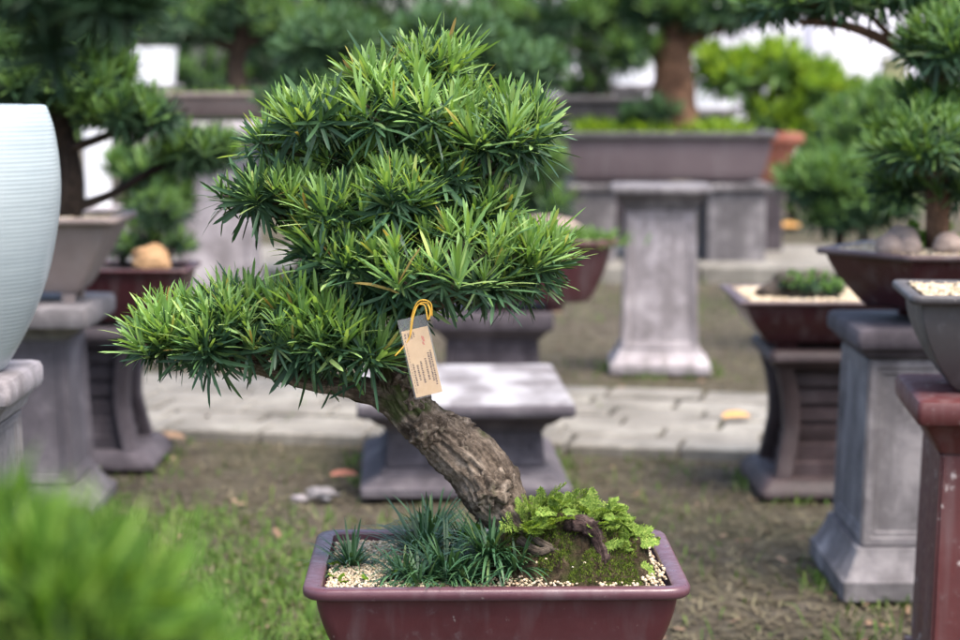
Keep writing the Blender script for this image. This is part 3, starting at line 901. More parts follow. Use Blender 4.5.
# ---- paper tag on its golden cord
def build_tag():
    d = 2.600
    c0 = at(421, 358, d)
    root = thing('price_tag', 'tan paper tag in a clear sleeve hanging by a golden cord from the main tree', 'tag', c0)
    px = d / FPX
    tilt = R(12.5)
    ux = Vector((math.cos(tilt), .10, math.sin(tilt))).normalized(); uz = Vector((-math.sin(tilt), .02, math.cos(tilt)))
    uz = (uz - ux * uz.dot(ux)).normalized(); un = uz.cross(ux)          # un points away from the viewer
    def P(a, b, n_=0): return ux * (a * px) + uz * (b * px) + un * n_
    def slab(name, a0, a1, b0, b1, n0, n1, mat, parent, bend=0):
        V = []; Fc = []; K = 8
        for k in range(K + 1):
            b_ = b0 + (b1 - b0) * k / K; off = bend * math.sin(math.pi * k / K)
            for a, n_ in ((a0, n0), (a1, n0), (a1, n1), (a0, n1)): V.append(P(a, b_, n_ + off))
        for k in range(K):
            for i in range(4): Fc.append([k * 4 + i, k * 4 + (i + 1) % 4, (k + 1) * 4 + (i + 1) % 4, (k + 1) * 4 + i])
        Fc.append([3, 2, 1, 0]); Fc.append([K * 4 + i for i in range(4)])
        return link(name, mesh_py(name, V, Fc, mat), parent)
    pm = mat_noise('tag_paper', [(.3, (.40, .27, .145)), (.7, (.47, .33, .19))], 60, .7, .1, .002)
    card = slab('card', -13.5, 13.5, -38, 30, .0003, .0008, pm, root, -.0012)
    m, t, b = newmat('clear_plastic')
    b.inputs['Base Color'].default_value = (.95, .97, 1, 1); b.inputs['Roughness'].default_value = .12; b.inputs['Alpha'].default_value = .03
    slab('sleeve', -15, 15, -39.5, 42, -.0006, -.0003, m, root, -.0012); 
    slab('sleeve', -15, 15, -39.5, 42, .0016, .0019, m, root, -.0012)
    ink, t, b = newmat('tag_ink'); b.inputs['Base Color'].default_value = (.09, .055, .04, 1); b.inputs['Roughness'].default_value = .8
    red, t, b = newmat('tag_red_ink'); b.inputs['Base Color'].default_value = (.42, .12, .08, 1)
    mb = MB(); rd = random.Random(4)
    def dash(a0, a1, b0, b1):
        V = [P(a0, b0, -.0001 - .0012), P(a1, b0, -.0001 - .0012), P(a1, b1, -.0001 - .0012), P(a0, b1, -.0001 - .0012)]
        off = -.0012 * 0
        mb.add([v + un * .0011 for v in V], [[0, 1, 2, 3]])
    def txt(a, b0, b1, w_=1.0, gap=.8):
        b_ = b1
        while b_ > b0:
            l = rd.uniform(.8, 1.5); k = rd.uniform(-.25, .25)
            # curve of the card followed
            mb2 = math.sin(math.pi * (b_ + 38) / 68) * -.0012
            V = [P(a - w_ / 2 + k, b_ - l, .0001 + mb2), P(a + w_ / 2 + k, b_ - l, .0001 + mb2), P(a + w_ / 2 * rd.uniform(.3, 1), b_, .0001 + mb2), P(a - w_ / 2, b_, .0001 + mb2)]
            mb.add(V, [[0, 1, 2, 3]]); b_ -= l + gap * rd.uniform(.4, 1.3)
    for a, b0, b1 in ((-9, -26, -4), (-5, -22, -6), (-1, -24, -3), (4, -22, -1), (8, -24, 4), (10.5, -30, 6)): txt(a, b0, b1, 1.9)
    for a in (-10.5, -7.5, -4.5, -2): txt(a, 22, 27, 1.4, .5)
    txt(-11.5, -34, 26, .6, 1.6)
    mb.build('lettering', ink, card)
    mk = MB()
    for k in range(7):
        a = rd.uniform(4, 9); b_ = rd.uniform(12, 20); o_ = math.sin(math.pi * (b_ + 38) / 68) * -.0012 + .0001
        mk.add([P(a, b_, o_), P(a + 2.2, b_ - .8, o_), P(a + 1.2, b_ + 2.2, o_)], [[0, 1, 2]])
    mk.build('stamp', red, card)
    gm, t, b = newmat('gold_cord'); b.inputs['Base Color'].default_value = (.75, .42, .05, 1); b.inputs['Metallic'].default_value = .25; b.inputs['Roughness'].default_value = .45
    for pts in ([(395, 356), (404, 346), (410, 336), (413, 318), (418, 305), (426, 303), (430, 311), (428, 320), (425, 306), (419, 304)], [(410, 334), (412, 316), (417, 303), (424, 300), (431, 304), (432, 316)], [(427, 302), (431, 311), (429, 319)]):
        pp = [at(x, y, d - .004 + .002 * math.sin(i * 1.7)) - c0 for i, (x, y) in enumerate(pts)]
        V, q, tr, A = tube(pp, [.0009] * len(pp), n=50, m=8)
        link('cord', mesh_np('cord', V, q, tr, [gm]), root)
build_tag()

# ---- gravel, grass tufts, ferns in the main pot
def skipm(x, y):
    c, s_ = math.cos(PROT), math.sin(PROT)
    wx, wy = POT.x + x * c - y * s_, POT.y + x * s_ + y * c
    return mound_h(wx, wy) > .018
pot_gravel(POT, PROT, POT_HW - .027, POT_HD - .027, GZ, 8000, .0024, 'cream and pink gravel on the soil of the main maroon pot', skipm, lambda x, y: mound_h(x, y) + .012 * math.exp(-((x - g_(648, 582).x) / .02) ** 2 - ((y - g_(648, 582).y) / .03) ** 2))
P = [];
while len(P) < 70:
    x, y = rng.uniform(-.2, .2), rng.uniform(-.15, .1); wx, wy = POT.x + x, POT.y + y
    h = mound_h(wx, wy)
    if .004 < h < .05: P.append((wx, wy, GZ - .005 + h))
pebbles('gravel', P, .0022, M['gravel'], 'loose gravel grains scattered on the mossy soil mound')
def mondo(px, py, n, L, label, spread=.9, z=None):
    n = int(n * 2.3); L *= 1.34
    c = g_(px, py); c.z = GZ - .004 + max(0, mound_h(c.x, c.y) - .002) if z is None else z
    az = rng.uniform(0, math.tau, n); el = rng.uniform(.05, 1.30, n)
    D = np.stack([np.cos(az) * np.cos(el), np.sin(az) * np.cos(el), np.sin(el)], 1)
    O = np.array(c)[None] + np.stack([np.cos(az), np.sin(az), np.zeros(n)], 1) * (rng.uniform(0, .012, n) * spread)[:, None]
    o = straps('mondo_grass', O, D, L * rng.uniform(.55, 1.15, n), rng.uniform(.0030, .0046, n), rng.uniform(.15, .75, n), M['mondo'], 9, c)
    V = np.empty(len(o.data.vertices) * 3, np.float32); o.data.vertices.foreach_get('co', V); V = V.reshape(-1, 3)
    V[:, 2] = np.maximum(V[:, 2], np.where(V[:, 1] + c.y < POT.y - POT_HD + .026, PZ + .003, GZ + .001) - c.z)
    o.data.vertices.foreach_set('co', V.ravel()); o.data.update()
    o.location = c
    tag(o, label, 'grass tuft', 'mondo grass tufts in the main pot')
mondo(352, 566, 60, .062, 'small dark grass tuft alone in the gravel at the pot end away from the ferns', .7)
mondo(404, 578, 60, .060, 'low grass tuft between the lone tuft and the largest front tuft')
mondo(448, 578, 120, .082, 'largest dark grass tuft at the front rim under the trunk', 1.6)
mondo(425, 556, 90, .085, 'grass tuft just behind the largest tuft with long arching blades', 1.3)
mondo(432, 538, 90, .078, 'rear upright grass tuft with tips crossing the trunk', 1.2)
mondo(490, 578, 90, .066, 'grass tuft between the largest front tuft and the mossy mound', 1.3)
mondo(516, 584, 50, .050, 'low outer grass tuft touching the dark side of the mound')
mondo(420, 584, 40, .056, 'short tuft right against the front rim left of the largest tuft')
mondo(470, 584, 45, .056, 'short tuft right against the front rim between the two broad front tufts')
mondo(466, 556, 60, .060, 'grass tuft beneath the burr at the trunk base', 1.1)

def frond_cloud(bases, dirs, lens, mat, name, label, cat, nb=13, ll=.0042):
    O, D, Nn, L, W = [], [], [], [], []
    tbs = TB()
    for b0, dv, ln in zip(bases, dirs, lens):
        dv = Vector(dv).normalized(); side = dv.cross(Vector((0, -.5, 1))).normalized(); nrm = (side.cross(dv) + Vector(rng.normal(0, .35, 3))).normalized(); side = dv.cross(nrm).normalized() * -1
        p = Vector(b0); pts = [p.copy()]
        dcur = dv.copy()
        for i in range(nb):
            dcur = (dcur + Vector((0, 0, -.035)) + Vector(rng.normal(0, .03, 3))).normalized()
            p = p + dcur * (ln / nb); pts.append(p.copy())
            u = (i + 1) / nb; bl = ln * rng.uniform(.15, .30) * math.sin(math.pi * (.22 + .78 * u)) ** .8 + .002
            for sg in (-1, 1):
                bd = (dcur * .75 + side * sg + nrm * .15 + Vector(rng.normal(0, .1, 3))).normalized()
                nl = max(3, int(bl / .0022))
                for j in range(nl):
                    q = p + bd * (bl * (j + .5) / nl)
                    for s2 in (-1, 1):
                        ld = (bd * .8 + bd.cross(nrm) * s2 * .8 + Vector(rng.normal(0, .15, 3))).normalized()
                        O.append(q); D.append(ld); Nn.append(nrm); L.append(ll * rng.uniform(.7, 1.2)); W.append(ll * .42)
        tbs.tube(pts, [.0006] * len(pts), n=8, m=4, cap=False)
    org = np.array(bases[0]); n = len(O)
    me = leaf_mesh(name, np.array(O) - org, unit(np.array(D)), unit(np.array(Nn) + rng.normal(0, .25, (n, 3))), np.array(L), np.array(W), np.full(n, .1), np.zeros(n, int), [mat], False)
    o = link(name, me, None, org); tag(o, label, cat, None, 'stuff' if name == 'weed' else None)
    if len(bases) > 25: tbs.build('stems', mat, o, org)
def ferns():
    B, D, L = [], [], []
    # along the crest and the outer flank of the mound
    x0, x1 = g_(524, 560).x, g_(640, 578).x; ya, yb = g_(560, 595).y, g_(560, 540).y
    for i in range(190):
        t = (i + rng.uniform(0, 1)) / 190
        x = x0 + (x1 - x0) * t
        ys = np.linspace(ya, yb, 30); hs = [mound_h(x, y) for y in ys]; yc = ys[int(np.argmax(hs))]
        y = yc + rng.normal(.002, .014); h = mound_h(x, y)
        if t > .8: y = yc + rng.uniform(-.035, .025); h = mound_h(x, y)
        B.append(Vector((x, y, GZ - .007 + h)))
        D.append((.1 + .7 * t + rng.normal(0, .6), rng.normal(-.35, .6), .75 - .45 * t + rng.normal(0, .3)))
        L.append(rng.uniform(.018, .038) * (1.6 if t < .14 else .95 if t < .7 else .7))
    frond_cloud(B, D, L, M['fern'], 'fern', 'feathery yellow-green ferns covering the crest of the mossy mound', 'fern', 15, .0038)
    B, D, L = [], [], []
    for i in range(40):
        c = g_(478 + rng.normal(0, 10), 556 + rng.normal(0, 7)); c.z = GZ - .005 + mound_h(c.x, c.y)
        B.append(c); D.append((rng.normal(0, .7), rng.normal(-.2, .7), .9)); L.append(rng.uniform(.016, .030))
    frond_cloud(B, D, L, M['fern_low'], 'small_fern', 'small bright green ferny weed beside the trunk base above the grass', 'fern', 7, .0045)
    B, D, L = [], [], []
    for px, py in ((330, 572), (334, 576), (338, 580), (390, 582), (372, 580), (350, 582)):
        for k in range(1):
            B.append(g_(px + rng.normal(0, 3), py + rng.normal(0, 2))); D.append((rng.normal(0, .8), rng.normal(0, .6), .6)); L.append(rng.uniform(.008, .016))
    frond_cloud(B, D, L, M['leaf_yellow'], 'weed', 'tiny yellow-green weeds sprouting in the gravel end of the main pot', 'weed', 4, .006)
ferns()
# dead snag on the mound
def snag():
    c = g_(578, 588)
    pts = [at(604, 566, 2.655), at(601, 548, 2.66), at(595, 534, 2.665), at(586, 526, 2.67), at(572, 524, 2.675), at(566, 527, 2.67)]
    pts2 = [at(590, 530, 2.665), at(596, 525, 2.665), at(601, 526, 2.67)]
    t = TB().tube(pts, [.007, .0075, .009, .011, .0105, .007], n=60, m=26, disp=.5, freq=75, ridge=.3, seed=5).tube(pts2, [.008, .007, .004], n=26, m=18, disp=.5, freq=75, ridge=.3, seed=7)
    m = mat_bark('snag_bark', (.018, .010, .010), (.065, .04, .038), (.15, .11, .10), None, 1.5)
    tag(t.build('dead_snag', m, None, pts[0], loc=pts[0]), 'dark knobbly dead wood snag poking out of the mossy mound', 'dead wood')
snag()

# ================================================================== near things on the left
BY = 3.32
bx = at(-62, 372, BY)
ST_TOP = atY(38, 357, BY + .17).z
def glazed_pot():
    loc = Vector((bx.x, BY, ST_TOP))
    root = thing('glazed_pot', 'tall round pale blue glazed pot with fine ribs, cut by the frame edge', 'pot', loc)
    m, t, b = newmat('pale_blue_glaze')
    oc = N(t, 'ShaderNodeTexCoord').outputs['Object']
    b.inputs['Roughness'].default_value = .3; n = noise(t, 8, 5, .6, oc); sx = N(t, 'ShaderNodeMapping'); sx.inputs['Scale'].default_value = (3, 3, 60); t.links.new(oc, sx.inputs[0])
    n2 = noise(t, 1.2, 4, .6, sx.outputs[0])
    c1 = ramp(t, [(.3, (.285, .335, .355)), (.7, (.35, .40, .42))], n.outputs[0]).outputs[0]
    f = ramp(t, [(.4, (0, 0, 0)), (.7, (.4,) * 3)], n2.outputs[0]).outputs[0]
    t.links.new(mixc(t, f, c1, (.42, .48, .495)), b.inputs['Base Color'])
    b.inputs['Roughness'].default_value = .28
    pxm = BY / FPX
    H = at(0, 106, BY).z - ST_TOP
    prof = [(58, .0), (64, .02), (80, .12), (95, .24), (108, .38), (117, .54), (121, .68), (120, .80), (116, .91), (111, .975), (108, 1.0), (104, 1.003), (101, .99), (103, .9), (100, .8)]
    K = 420; nn = 72; V = []; Fc = []
    zs = np.linspace(0, 1, K)
    pr = catmull([(a, z, 0) for a, z in prof], K)
    for i, (a, z, _) in enumerate(pr):
        rib = .00018 * math.sin(z * H / .0042 * math.tau / 1.6) if i < K * .68 else 0
        for k in range(nn):
            t_ = math.tau * k / nn; rd = a * pxm + rib
            V.append((rd * math.cos(t_), rd * math.sin(t_), z * H))
    for i in range(K - 1):
        for k in range(nn): Fc.append([i * nn + k, i * nn + (k + 1) % nn, (i + 1) * nn + (k + 1) % nn, (i + 1) * nn + k])
    Fc.append(list(range(nn))[::-1])
    link('body', mesh_py('body', V, Fc, m, True), root)
    s = MB(); rad = 98 * pxm
    s.loft([[Vector((rad * math.cos(math.tau * k / 40), rad * math.sin(math.tau * k / 40), H * .93)) for k in range(40)], [Vector((rad * .3 * math.cos(math.tau * k / 40), rad * .3 * math.sin(math.tau * k / 40), H * .985)) for k in range(40)]])
    s.build('soil', M['soil'], root, smooth=True)
    c = Vector((loc.x, loc.y, loc.z + H * .985))
    n = 500; az = rng.uniform(0, 6.28, n); el = rng.uniform(.2, 1.2, n); rr_ = rng.uniform(0, .13, n)
    o = straps('ground_cover', np.stack([rr_ * np.cos(az * 3), rr_ * np.sin(az * 3), np.full(n, -.012)], 1), np.stack([np.cos(az) * np.cos(el), np.sin(az) * np.cos(el), np.sin(el)], 1), .03, .003, .3, M['leaf_mid'], 3)
    o.location = c; tag(o, 'short green plants just showing over the pale blue pot rim', 'plant', kind='stuff')
    pedestal('pedestal', 'weathered grey pedestal under the pale blue glazed pot', 'pedestal', (loc.x, BY + .02, 0), 0, ST_TOP, .130, .098, .108, .135, M['stone'], capm=M['stone_pale'], cap_h=.045, flare=.03)
glazed_pot()

def on_ground(px, Y): return Vector((atY(px, 300, Y).x, Y, 0))
def H_at(px, py, Y): return atY(px, py, Y).z
# tan pot on its pedestal, with tree
Y1 = 5.35
h1 = H_at(40, 308, Y1 - .2)
pc = on_ground(22, Y1)
pedestal('pedestal', 'grey square pedestal with pale cap under the tan flared pot', 'pedestal', pc, 0, h1, .205, .135, .150, .20, M['stone_lilac'], capm=M['stone'], cap_h=.055)
hp = H_at(60, 214, Y1) - h1
p1 = Vector((on_ground(38, Y1).x, Y1, h1))
bonsai_pot('bonsai_pot', 'flared tan grey clay pot beside the pale blue glazed pot', p1, 0, .235, .17, hp, M['tan_clay'], lip_h=.018, lip_w=.03, over=.022, taper=.42, curve=.1, r=.03, soil=.012, soilmat=M['rock_tan'], foot=.03)
pot_gravel(p1, 0, .20, .135, h1 + hp - .010, 900, .006, 'tan gravel filling the flared tan pot')
LD = [M['leaf_dark'], M['leaf_mid']]
make_tree('podocarpus_tree', 'dark pruned tree with a crooked trunk growing in the flared tan pot', 'tree',
          [(68, 212, Y1, 13), (72, 180, Y1, 11), (66, 140, Y1, 10), (58, 105, Y1 - .05, 8), (70, 60, Y1 - .05, 6)],
          [[(66, 150, Y1, 6), (100, 138, Y1 - .05, 4.5), (140, 122, Y1 - .1, 3)], [(60, 110, Y1, 6), (25, 80, Y1 - .1, 4), (0, 70, Y1 - .1, 3)],
           [(74, 208, Y1, 5.5), (112, 194, Y1 + .05, 4.5), (150, 172, Y1 + .1, 4), (185, 160, Y1 + .1, 3)]],
          [(75, 82, Y1 - .05, 52, 26, 60, 34), (12, 80, Y1 - .1, 45, 34, 60, 26), (138, 116, Y1 - .1, 40, 20, 50, 24), (40, 50, Y1, 60, 22, 60, 22), (198, 152, Y1 + .1, 42, 20, 45, 24), (110, 70, Y1, 26, 18, 30, 12), (30, 120, Y1 + .05, 40, 22, 50, 22), (95, 105, Y1 - .05, 34, 20, 40, 18), (75, 28, Y1 - .1, 60, 22, 60, 24)],
          .062, LD, M['bark_dark'], 18, hi=True, base=(atY(68, 212, Y1).x, Y1, h1 + hp - .02), group='pruned trees in pots')
# maroon pot on a curved dark stand behind it
Y2 = 6.05
h2 = H_at(110, 331, Y2 - .2)
c2 = on_ground(90, Y2)
curved_stand('plant_stand', 'dark purple curved stand under the maroon pot with the tan rock', c2, 0, h2, .165, .128, .185, M['stone_dark'])
p2 = Vector((on_ground(118, Y2).x, Y2, h2)); hp2 = H_at(150, 268, Y2 - .1) - h2
bonsai_pot('bonsai_pot', 'maroon pot holding a tan rock and an upright green shrub', p2, 0, .225, .15, hp2, M['maroon_dark'], lip_h=.014, lip_w=.025, over=.016, taper=.25, r=.02, soil=.012)
rock('rock', 'rounded tan rock in the maroon pot beside the green shrub', (atY(152, 264, Y2).x, Y2 - .02, h2 + hp2 + .016), (.06, .05, .045), M['rock_tan'], 3.0, 'rock')
make_tree('potted_shrub', 'upright green shrub growing behind the tan rock in a maroon pot', 'shrub', [(160, 268, Y2 + .06, 4), (158, 245, Y2 + .06, 3.5), (160, 215, Y2 + .06, 2.5)], [],
          [(160, 215, Y2 + .06, 26, 26, 30, 26), (140, 240, Y2 + .05, 18, 18, 26, 14), (180, 243, Y2 + .05, 14, 16, 22, 12)], .04, [M['leaf_dark'], M['leaf_mid']], M['bark_dark'], 16, base=(atY(160, 262, Y2).x, Y2 + .06, h2 + hp2 - .02), group='shrubs growing in pots')
make_tree('potted_shrub', 'low dark leafy shrub spilling at the back corner of the tan rock pot', 'shrub', [(120, 268, Y2 + .09, 3), (120, 255, Y2 + .09, 3)], [],
          [(124, 250, Y2 + .09, 22, 14, 26, 16)], .035, [M['leaf_dark'], M['leaf_mid']], M['bark_dark'], 14, base=(atY(120, 262, Y2).x, Y2 + .09, h2 + hp2 - .02), group='shrubs growing in pots')

# far pale pedestal with brown pot and tree
Y3 = 9.3
h3 = H_at(220, 122, Y3 - .3)
c3 = on_ground(220, Y3)
pedestal('pedestal', 'pale mottled pedestal seen beyond the maroon pot with the tan rock', 'pedestal', c3, 0, h3, .26, .155, .175, .24, M['stone_pale'])
hp3 = H_at(220, 92, Y3) - h3
p3 = Vector((on_ground(222, Y3).x, Y3, h3))
bonsai_pot('bonsai_pot', 'wide shallow pinkish tan pot on the pale mottled far pedestal', p3, 0, .37, .24, hp3, M['tan_clay'], lip_h=.02, lip_w=.035, over=.025, taper=.25, soil=.015, soilmat=M['rock_tan'])
make_tree('podocarpus_tree', 'blurred dark tree in the shallow pinkish tan pot on the pale pedestal', 'tree', [(238, 92, Y3, 11), (236, 65, Y3, 9), (242, 35, Y3, 8), (238, 0, Y3, 6)],
          [[(238, 50, Y3, 6), (200, 35, Y3, 4), (180, 30, Y3, 3)], [(240, 45, Y3, 6), (285, 30, Y3, 4)]],
          [(190, 25, Y3, 42, 26, 50, 30), (240, 15, Y3, 55, 28, 50, 34), (292, 28, Y3, 40, 26, 50, 28), (235, -25, Y3, 70, 30, 60, 30)], .085, LD, M['bark_dark'], 14, base=(atY(238, 92, Y3).x, Y3, h3 + hp3 - .02), group='pruned trees in pots')
n = 260; az = rng.uniform(0, 6.28, n); el = rng.uniform(.3, 1.3, n)
o = straps('ground_cover', np.stack([rng.uniform(-.28, .28, n), rng.uniform(-.15, .12, n), np.full(n, hp3 - .015)], 1), np.stack([np.cos(az) * np.cos(el), np.sin(az) * np.cos(el), np.sin(el)], 1), .07, .012, .3, M['leaf_mid'], 3)
o.location = p3; tag(o, 'green tufts covering soil in the far pinkish tan pot', 'ground cover', kind='stuff')

# ================================================================== middle: low table pedestal, stand, oval pot
T_F = gnd(480, 500).y
hT = H_at(480, 405, T_F - .0)
tw_ = (atY(570, 405, T_F).x - atY(350, 405, T_F).x) / 2
tc = Vector(((atY(570, 405, T_F).x + atY(350, 405, T_F).x) / 2, T_F + tw_ * 1.4, 0))
pedestal('pedestal', 'low wide purplish pedestal with a weathered empty top coloured as top-lit behind the trunk', 'pedestal', tc, R(2.5), hT, tw_, tw_ * .72, tw_ * .74, tw_ * .97, M['stone_lilac'], topm=M['stone_top'], ratio=1.4, cap_h=.040, flare=.05, panel=True, base_h=.055)
Y4 = 7.15
c4 = on_ground(492, Y4)
h4 = H_at(490, 314, Y4 - .2)
pedestal('pedestal', 'dark stone pedestal under the oval maroon pot, half hidden behind the main tree', 'pedestal', c4, 0, h4, .205, .155, .165, .20, M['stone_dark'])
p4 = Vector((on_ground(528, Y4).x, Y4 - .02, h4)); hp4 = H_at(560, 240, Y4 - .15) - h4
bonsai_pot('bonsai_pot', 'deep maroon oval pot with grass and a pale stone behind the main tree', p4, 0, .305, .19, hp4, M['maroon_dark'], M['maroon'], ring=ovalring, lip_h=.02, lip_w=.03, over=.022, taper=.25, soil=.02, foot=.03)
rock('stone', 'pale grey stone inside the oval maroon pot beside its grass', (atY(548, 230, Y4 + .07).x, Y4 + .07, h4 + hp4 + .01), (.11, .06, .065), M['rock'], 2.0)
n = 1100; az = rng.uniform(0, 6.28, n); el = rng.uniform(.4, 1.4, n)
o = straps('grass_clump', np.stack([rng.normal(0, .062, n), rng.normal(0, .05, n), np.full(n, -.01)], 1), np.stack([np.cos(az) * np.cos(el), np.sin(az) * np.cos(el), np.sin(el)], 1), rng.uniform(.05, .115, n), .009, .35, M['leaf_mid'], 5)
o.location = (atY(577, 238, Y4).x, Y4 - .05, h4 + hp4 - .015); tag(o, 'soft grey-green grass clump growing in the oval maroon pot', 'grass clump')
make_tree('podocarpus_tree', 'soft green tree rising from the oval maroon pot behind the main bonsai', 'tree', [(500, 240, Y4, 14), (485, 170, Y4, 12), (470, 110, Y4, 10), (470, 50, Y4, 7)],
          [[(478, 110, Y4, 7), (520, 90, Y4 - .1, 5), (540, 80, Y4 - .1, 3)], [(470, 90, Y4, 7), (400, 60, Y4, 5), (330, 50, Y4, 4)]],
          [(505, 72, Y4 - .1, 55, 34, 60, 46), (450, 38, Y4 - .1, 60, 28, 60, 36), (330, 50, Y4, 52, 34, 60, 36), (300, 100, Y4 + .1, 36, 24, 40, 20)], .07, [M['leaf_dark'], M['leaf_sage']], M['bark_dark'], 20, hi=True, base=(atY(500, 236, Y4).x, Y4, h4 + hp4 - .03), group='pruned trees in pots')

# tall grey pedestal
Y5 = gnd(650, 376).y
c5 = on_ground(659, Y5 + .2)
h5 = H_at(660, 187, Y5)
pedestal('pedestal', 'tall pale grey fluted pedestal standing empty in front of the big mauve pot', 'pedestal', c5, R(-3), h5, 51 * Y5 / FPX, 35 * Y5 / FPX, 39 * Y5 / FPX, 51 * Y5 / FPX, M['stone_pale'], capm=M['stone'], cap_h=.03, flare=.06, base_h=.08, group='stone plant pedestals')

# big mauve pot on blocks, with its tree
Y6 = 12.2
c6 = on_ground(664, Y6)
zb6 = H_at(664, 184, Y6 - .3)
for x0, x1, lab in ((572, 616, 'grey concrete block under the big mauve pot, beside the oval pot'), (708, 766, 'grey concrete block under the big mauve pot, nearest the terracotta pot')):
    a = atY(x0, 200, Y6 - .3).x; b_ = atY(x1, 200, Y6 - .3).x
    mb = MB(); mb.box((0, 0, zb6 / 2 - .02), ((b_ - a) / 2, .30, zb6 / 2 - .02), .012); mb.box((0, 0, zb6 - .02 + .0005), ((b_ - a) / 2 + .03, .33, .0195), .008)
    o = mb.build('concrete_block', M['stone'], angle=40); o.location = ((a + b_) / 2, Y6, 0); tag(o, lab, 'block', 'concrete blocks under the big pot')
hw6 = (atY(772, 150, Y6 - .3).x - atY(556, 150, Y6 - .3).x) / 2
hp6 = H_at(664, 132, Y6 - .35) - zb6
p6 = Vector(((atY(772, 150, Y6).x + atY(556, 150, Y6).x) / 2, Y6, zb6))
bonsai_pot('bonsai_pot', 'big mauve grey rectangular trough pot beyond the tall pale pedestal', p6, 0, hw6, .36, hp6, M['mauve_clay'], M['grey_clay'], lip_h=.04, lip_w=.05, over=.03, taper=.10, soil=.03, foot=.02, r=.03)
LB = [M['leaf_dark'], M['leaf_mid']]
make_tree('podocarpus_tree', 'big tree with a thick reddish trunk in the mauve trough pot', 'tree', [(672, 130, Y6, 30), (672, 100, Y6, 24), (674, 70, Y6, 20), (670, 45, Y6, 18), (672, 10, Y6, 12)],
          [[(670, 50, Y6, 12), (620, 30, Y6, 8), (560, 25, Y6, 5)], [(672, 45, Y6, 12), (720, 25, Y6, 8), (770, 15, Y6, 5)]],
          [(560, 18, Y6, 60, 24, 70, 36), (640, 10, Y6, 55, 24, 60, 34), (715, 14, Y6, 60, 26, 60, 40), (630, 48, Y6 - .2, 26, 14, 30, 14), (650, -30, Y6, 120, 30, 80, 40), (780, 0, Y6, 40, 22, 40, 22)], .13, LB, M['bark_far'], 16, base=(atY(672, 130, Y6).x, Y6, zb6 + hp6 - .04), group='pruned trees in pots', wr=.13)
n = 1500; az = rng.uniform(0, 6.28, n); el = rng.uniform(.3, 1.4, n)
o = straps('ground_cover', np.stack([rng.uniform(-hw6 * .85, hw6 * .75, n), rng.uniform(-.25, .25, n), np.full(n, hp6 - .03)], 1), np.stack([np.cos(az) * np.cos(el), np.sin(az) * np.cos(el), np.sin(el)], 1), rng.uniform(.07, .20, n), .02, .3, M['leaf_yellow'], 4)
o.location = p6; tag(o, 'bright green ground cover growing over the mauve trough pot soil', 'ground cover', kind='stuff')
make_tree('potted_shrub', 'small bluish green shrub at the foot of the thick reddish trunk', 'shrub', [(650, 130, Y6 - .15, 4), (650, 112, Y6 - .15, 4)], [], [(660, 112, Y6 - .15, 22, 14, 26, 18), (632, 116, Y6 - .15, 14, 10, 20, 10)], .09, [M['leaf_dark'], M['leaf_sage']], M['bark_dark'], 14, base=(atY(652, 130, Y6).x, Y6 - .15, zb6 + hp6 - .04), group='shrubs growing in pots')
# terracotta pot behind its corner
Y7 = 12.9
hp7b = H_at(760, 184, Y7)
p7 = Vector((on_ground(738, Y7).x, Y7, hp7b))
mb = MB(); mb.box((0, 0, hp7b / 2 - .001), (.24, .2, hp7b / 2 - .001), .012); o = mb.build('concrete_block', M['stone_dark'], angle=40); o.location = (p7.x, Y7, 0); tag(o, 'dark block holding up the terracotta pot, behind the mauve trough', 'block')
bonsai_pot('bonsai_pot', 'orange terracotta pot peeking past the end of the mauve trough', p7, 0, .355, .26, H_at(760, 133, Y7) - hp7b, M['terracotta'], lip_h=.06, lip_w=.05, over=.03, taper=.36, curve=.1, soil=.03)
# grey trough behind, left
Y8 = 14.2
z8 = H_at(600, 127, Y8)
mb = MB(); mb.box((0, 0, z8 / 2 - .001), (.45, .25, z8 / 2 - .001), .012); o = mb.build('stone_plinth', M['stone_dark'], angle=40); o.location = (on_ground(600, Y8).x, Y8, 0); tag(o, 'dark plinth carrying the grey trough behind the mauve pot', 'plinth')
p8 = Vector((on_ground(600, Y8).x, Y8, z8))
bonsai_pot('bonsai_pot', 'dark grey trough pot seen low behind the mauve trough and main crown', p8, 0, .52, .3, H_at(600, 96, Y8) - z8, M['grey_clay'], lip_h=.04, lip_w=.05, over=.03, taper=.1, soil=.03)
make_tree('podocarpus_tree', 'dark spreading tree in the grey trough behind the mauve pot', 'tree', [(590, 97, Y8, 14), (592, 70, Y8, 12), (585, 40, Y8, 9)], [], [(560, 58, Y8, 40, 18, 50, 26), (620, 62, Y8, 30, 14, 40, 18), (580, 85, Y8, 34, 6, 40, 16), (590, 30, Y8, 60, 22, 50, 30)], .12, LB, M['bark_dark'], 14, base=(p8.x + .0, Y8, z8 + .15), group='pruned trees in pots')

# ================================================================== right side
# low maroon pot on curved stand
Y9 = gnd(800, 503).y + .26
c9 = on_ground(836, Y9)
h9 = H_at(800, 352, Y9 - .22)
curved_stand('plant_stand', 'brown curved stand with stepped panels under the low maroon gravel pot', c9, 0, h9, .205, .160, .208, M['stone_maroon'], corem=M['stone_core'])
hp9 = H_at(800, 302, Y9 - .24) - h9
p9 = Vector((on_ground(834, Y9).x, Y9, h9))
bonsai_pot('bonsai_pot', 'low dark maroon pot of gravel with a moss lump, left of the stone-filled pot', p9, 0, .285, .24, hp9, M['maroon_dark'], M['brown_clay'], lip_h=.012, lip_w=.03, over=.022, taper=.24, r=.012, soil=.008, foot=.015)
pot_gravel(p9, 0, .248, .205, h9 + hp9 - .007, 2600, .0055, 'cream gravel filling the low dark maroon pot')
rock('moss_lump', 'dark mossy lump on the gravel of the low maroon pot', (atY(800, 282, Y9).x, Y9 - .02, h9 + hp9 + .01), (.105, .08, .05), M['soil'], 5.0, 'moss', amp=.35)
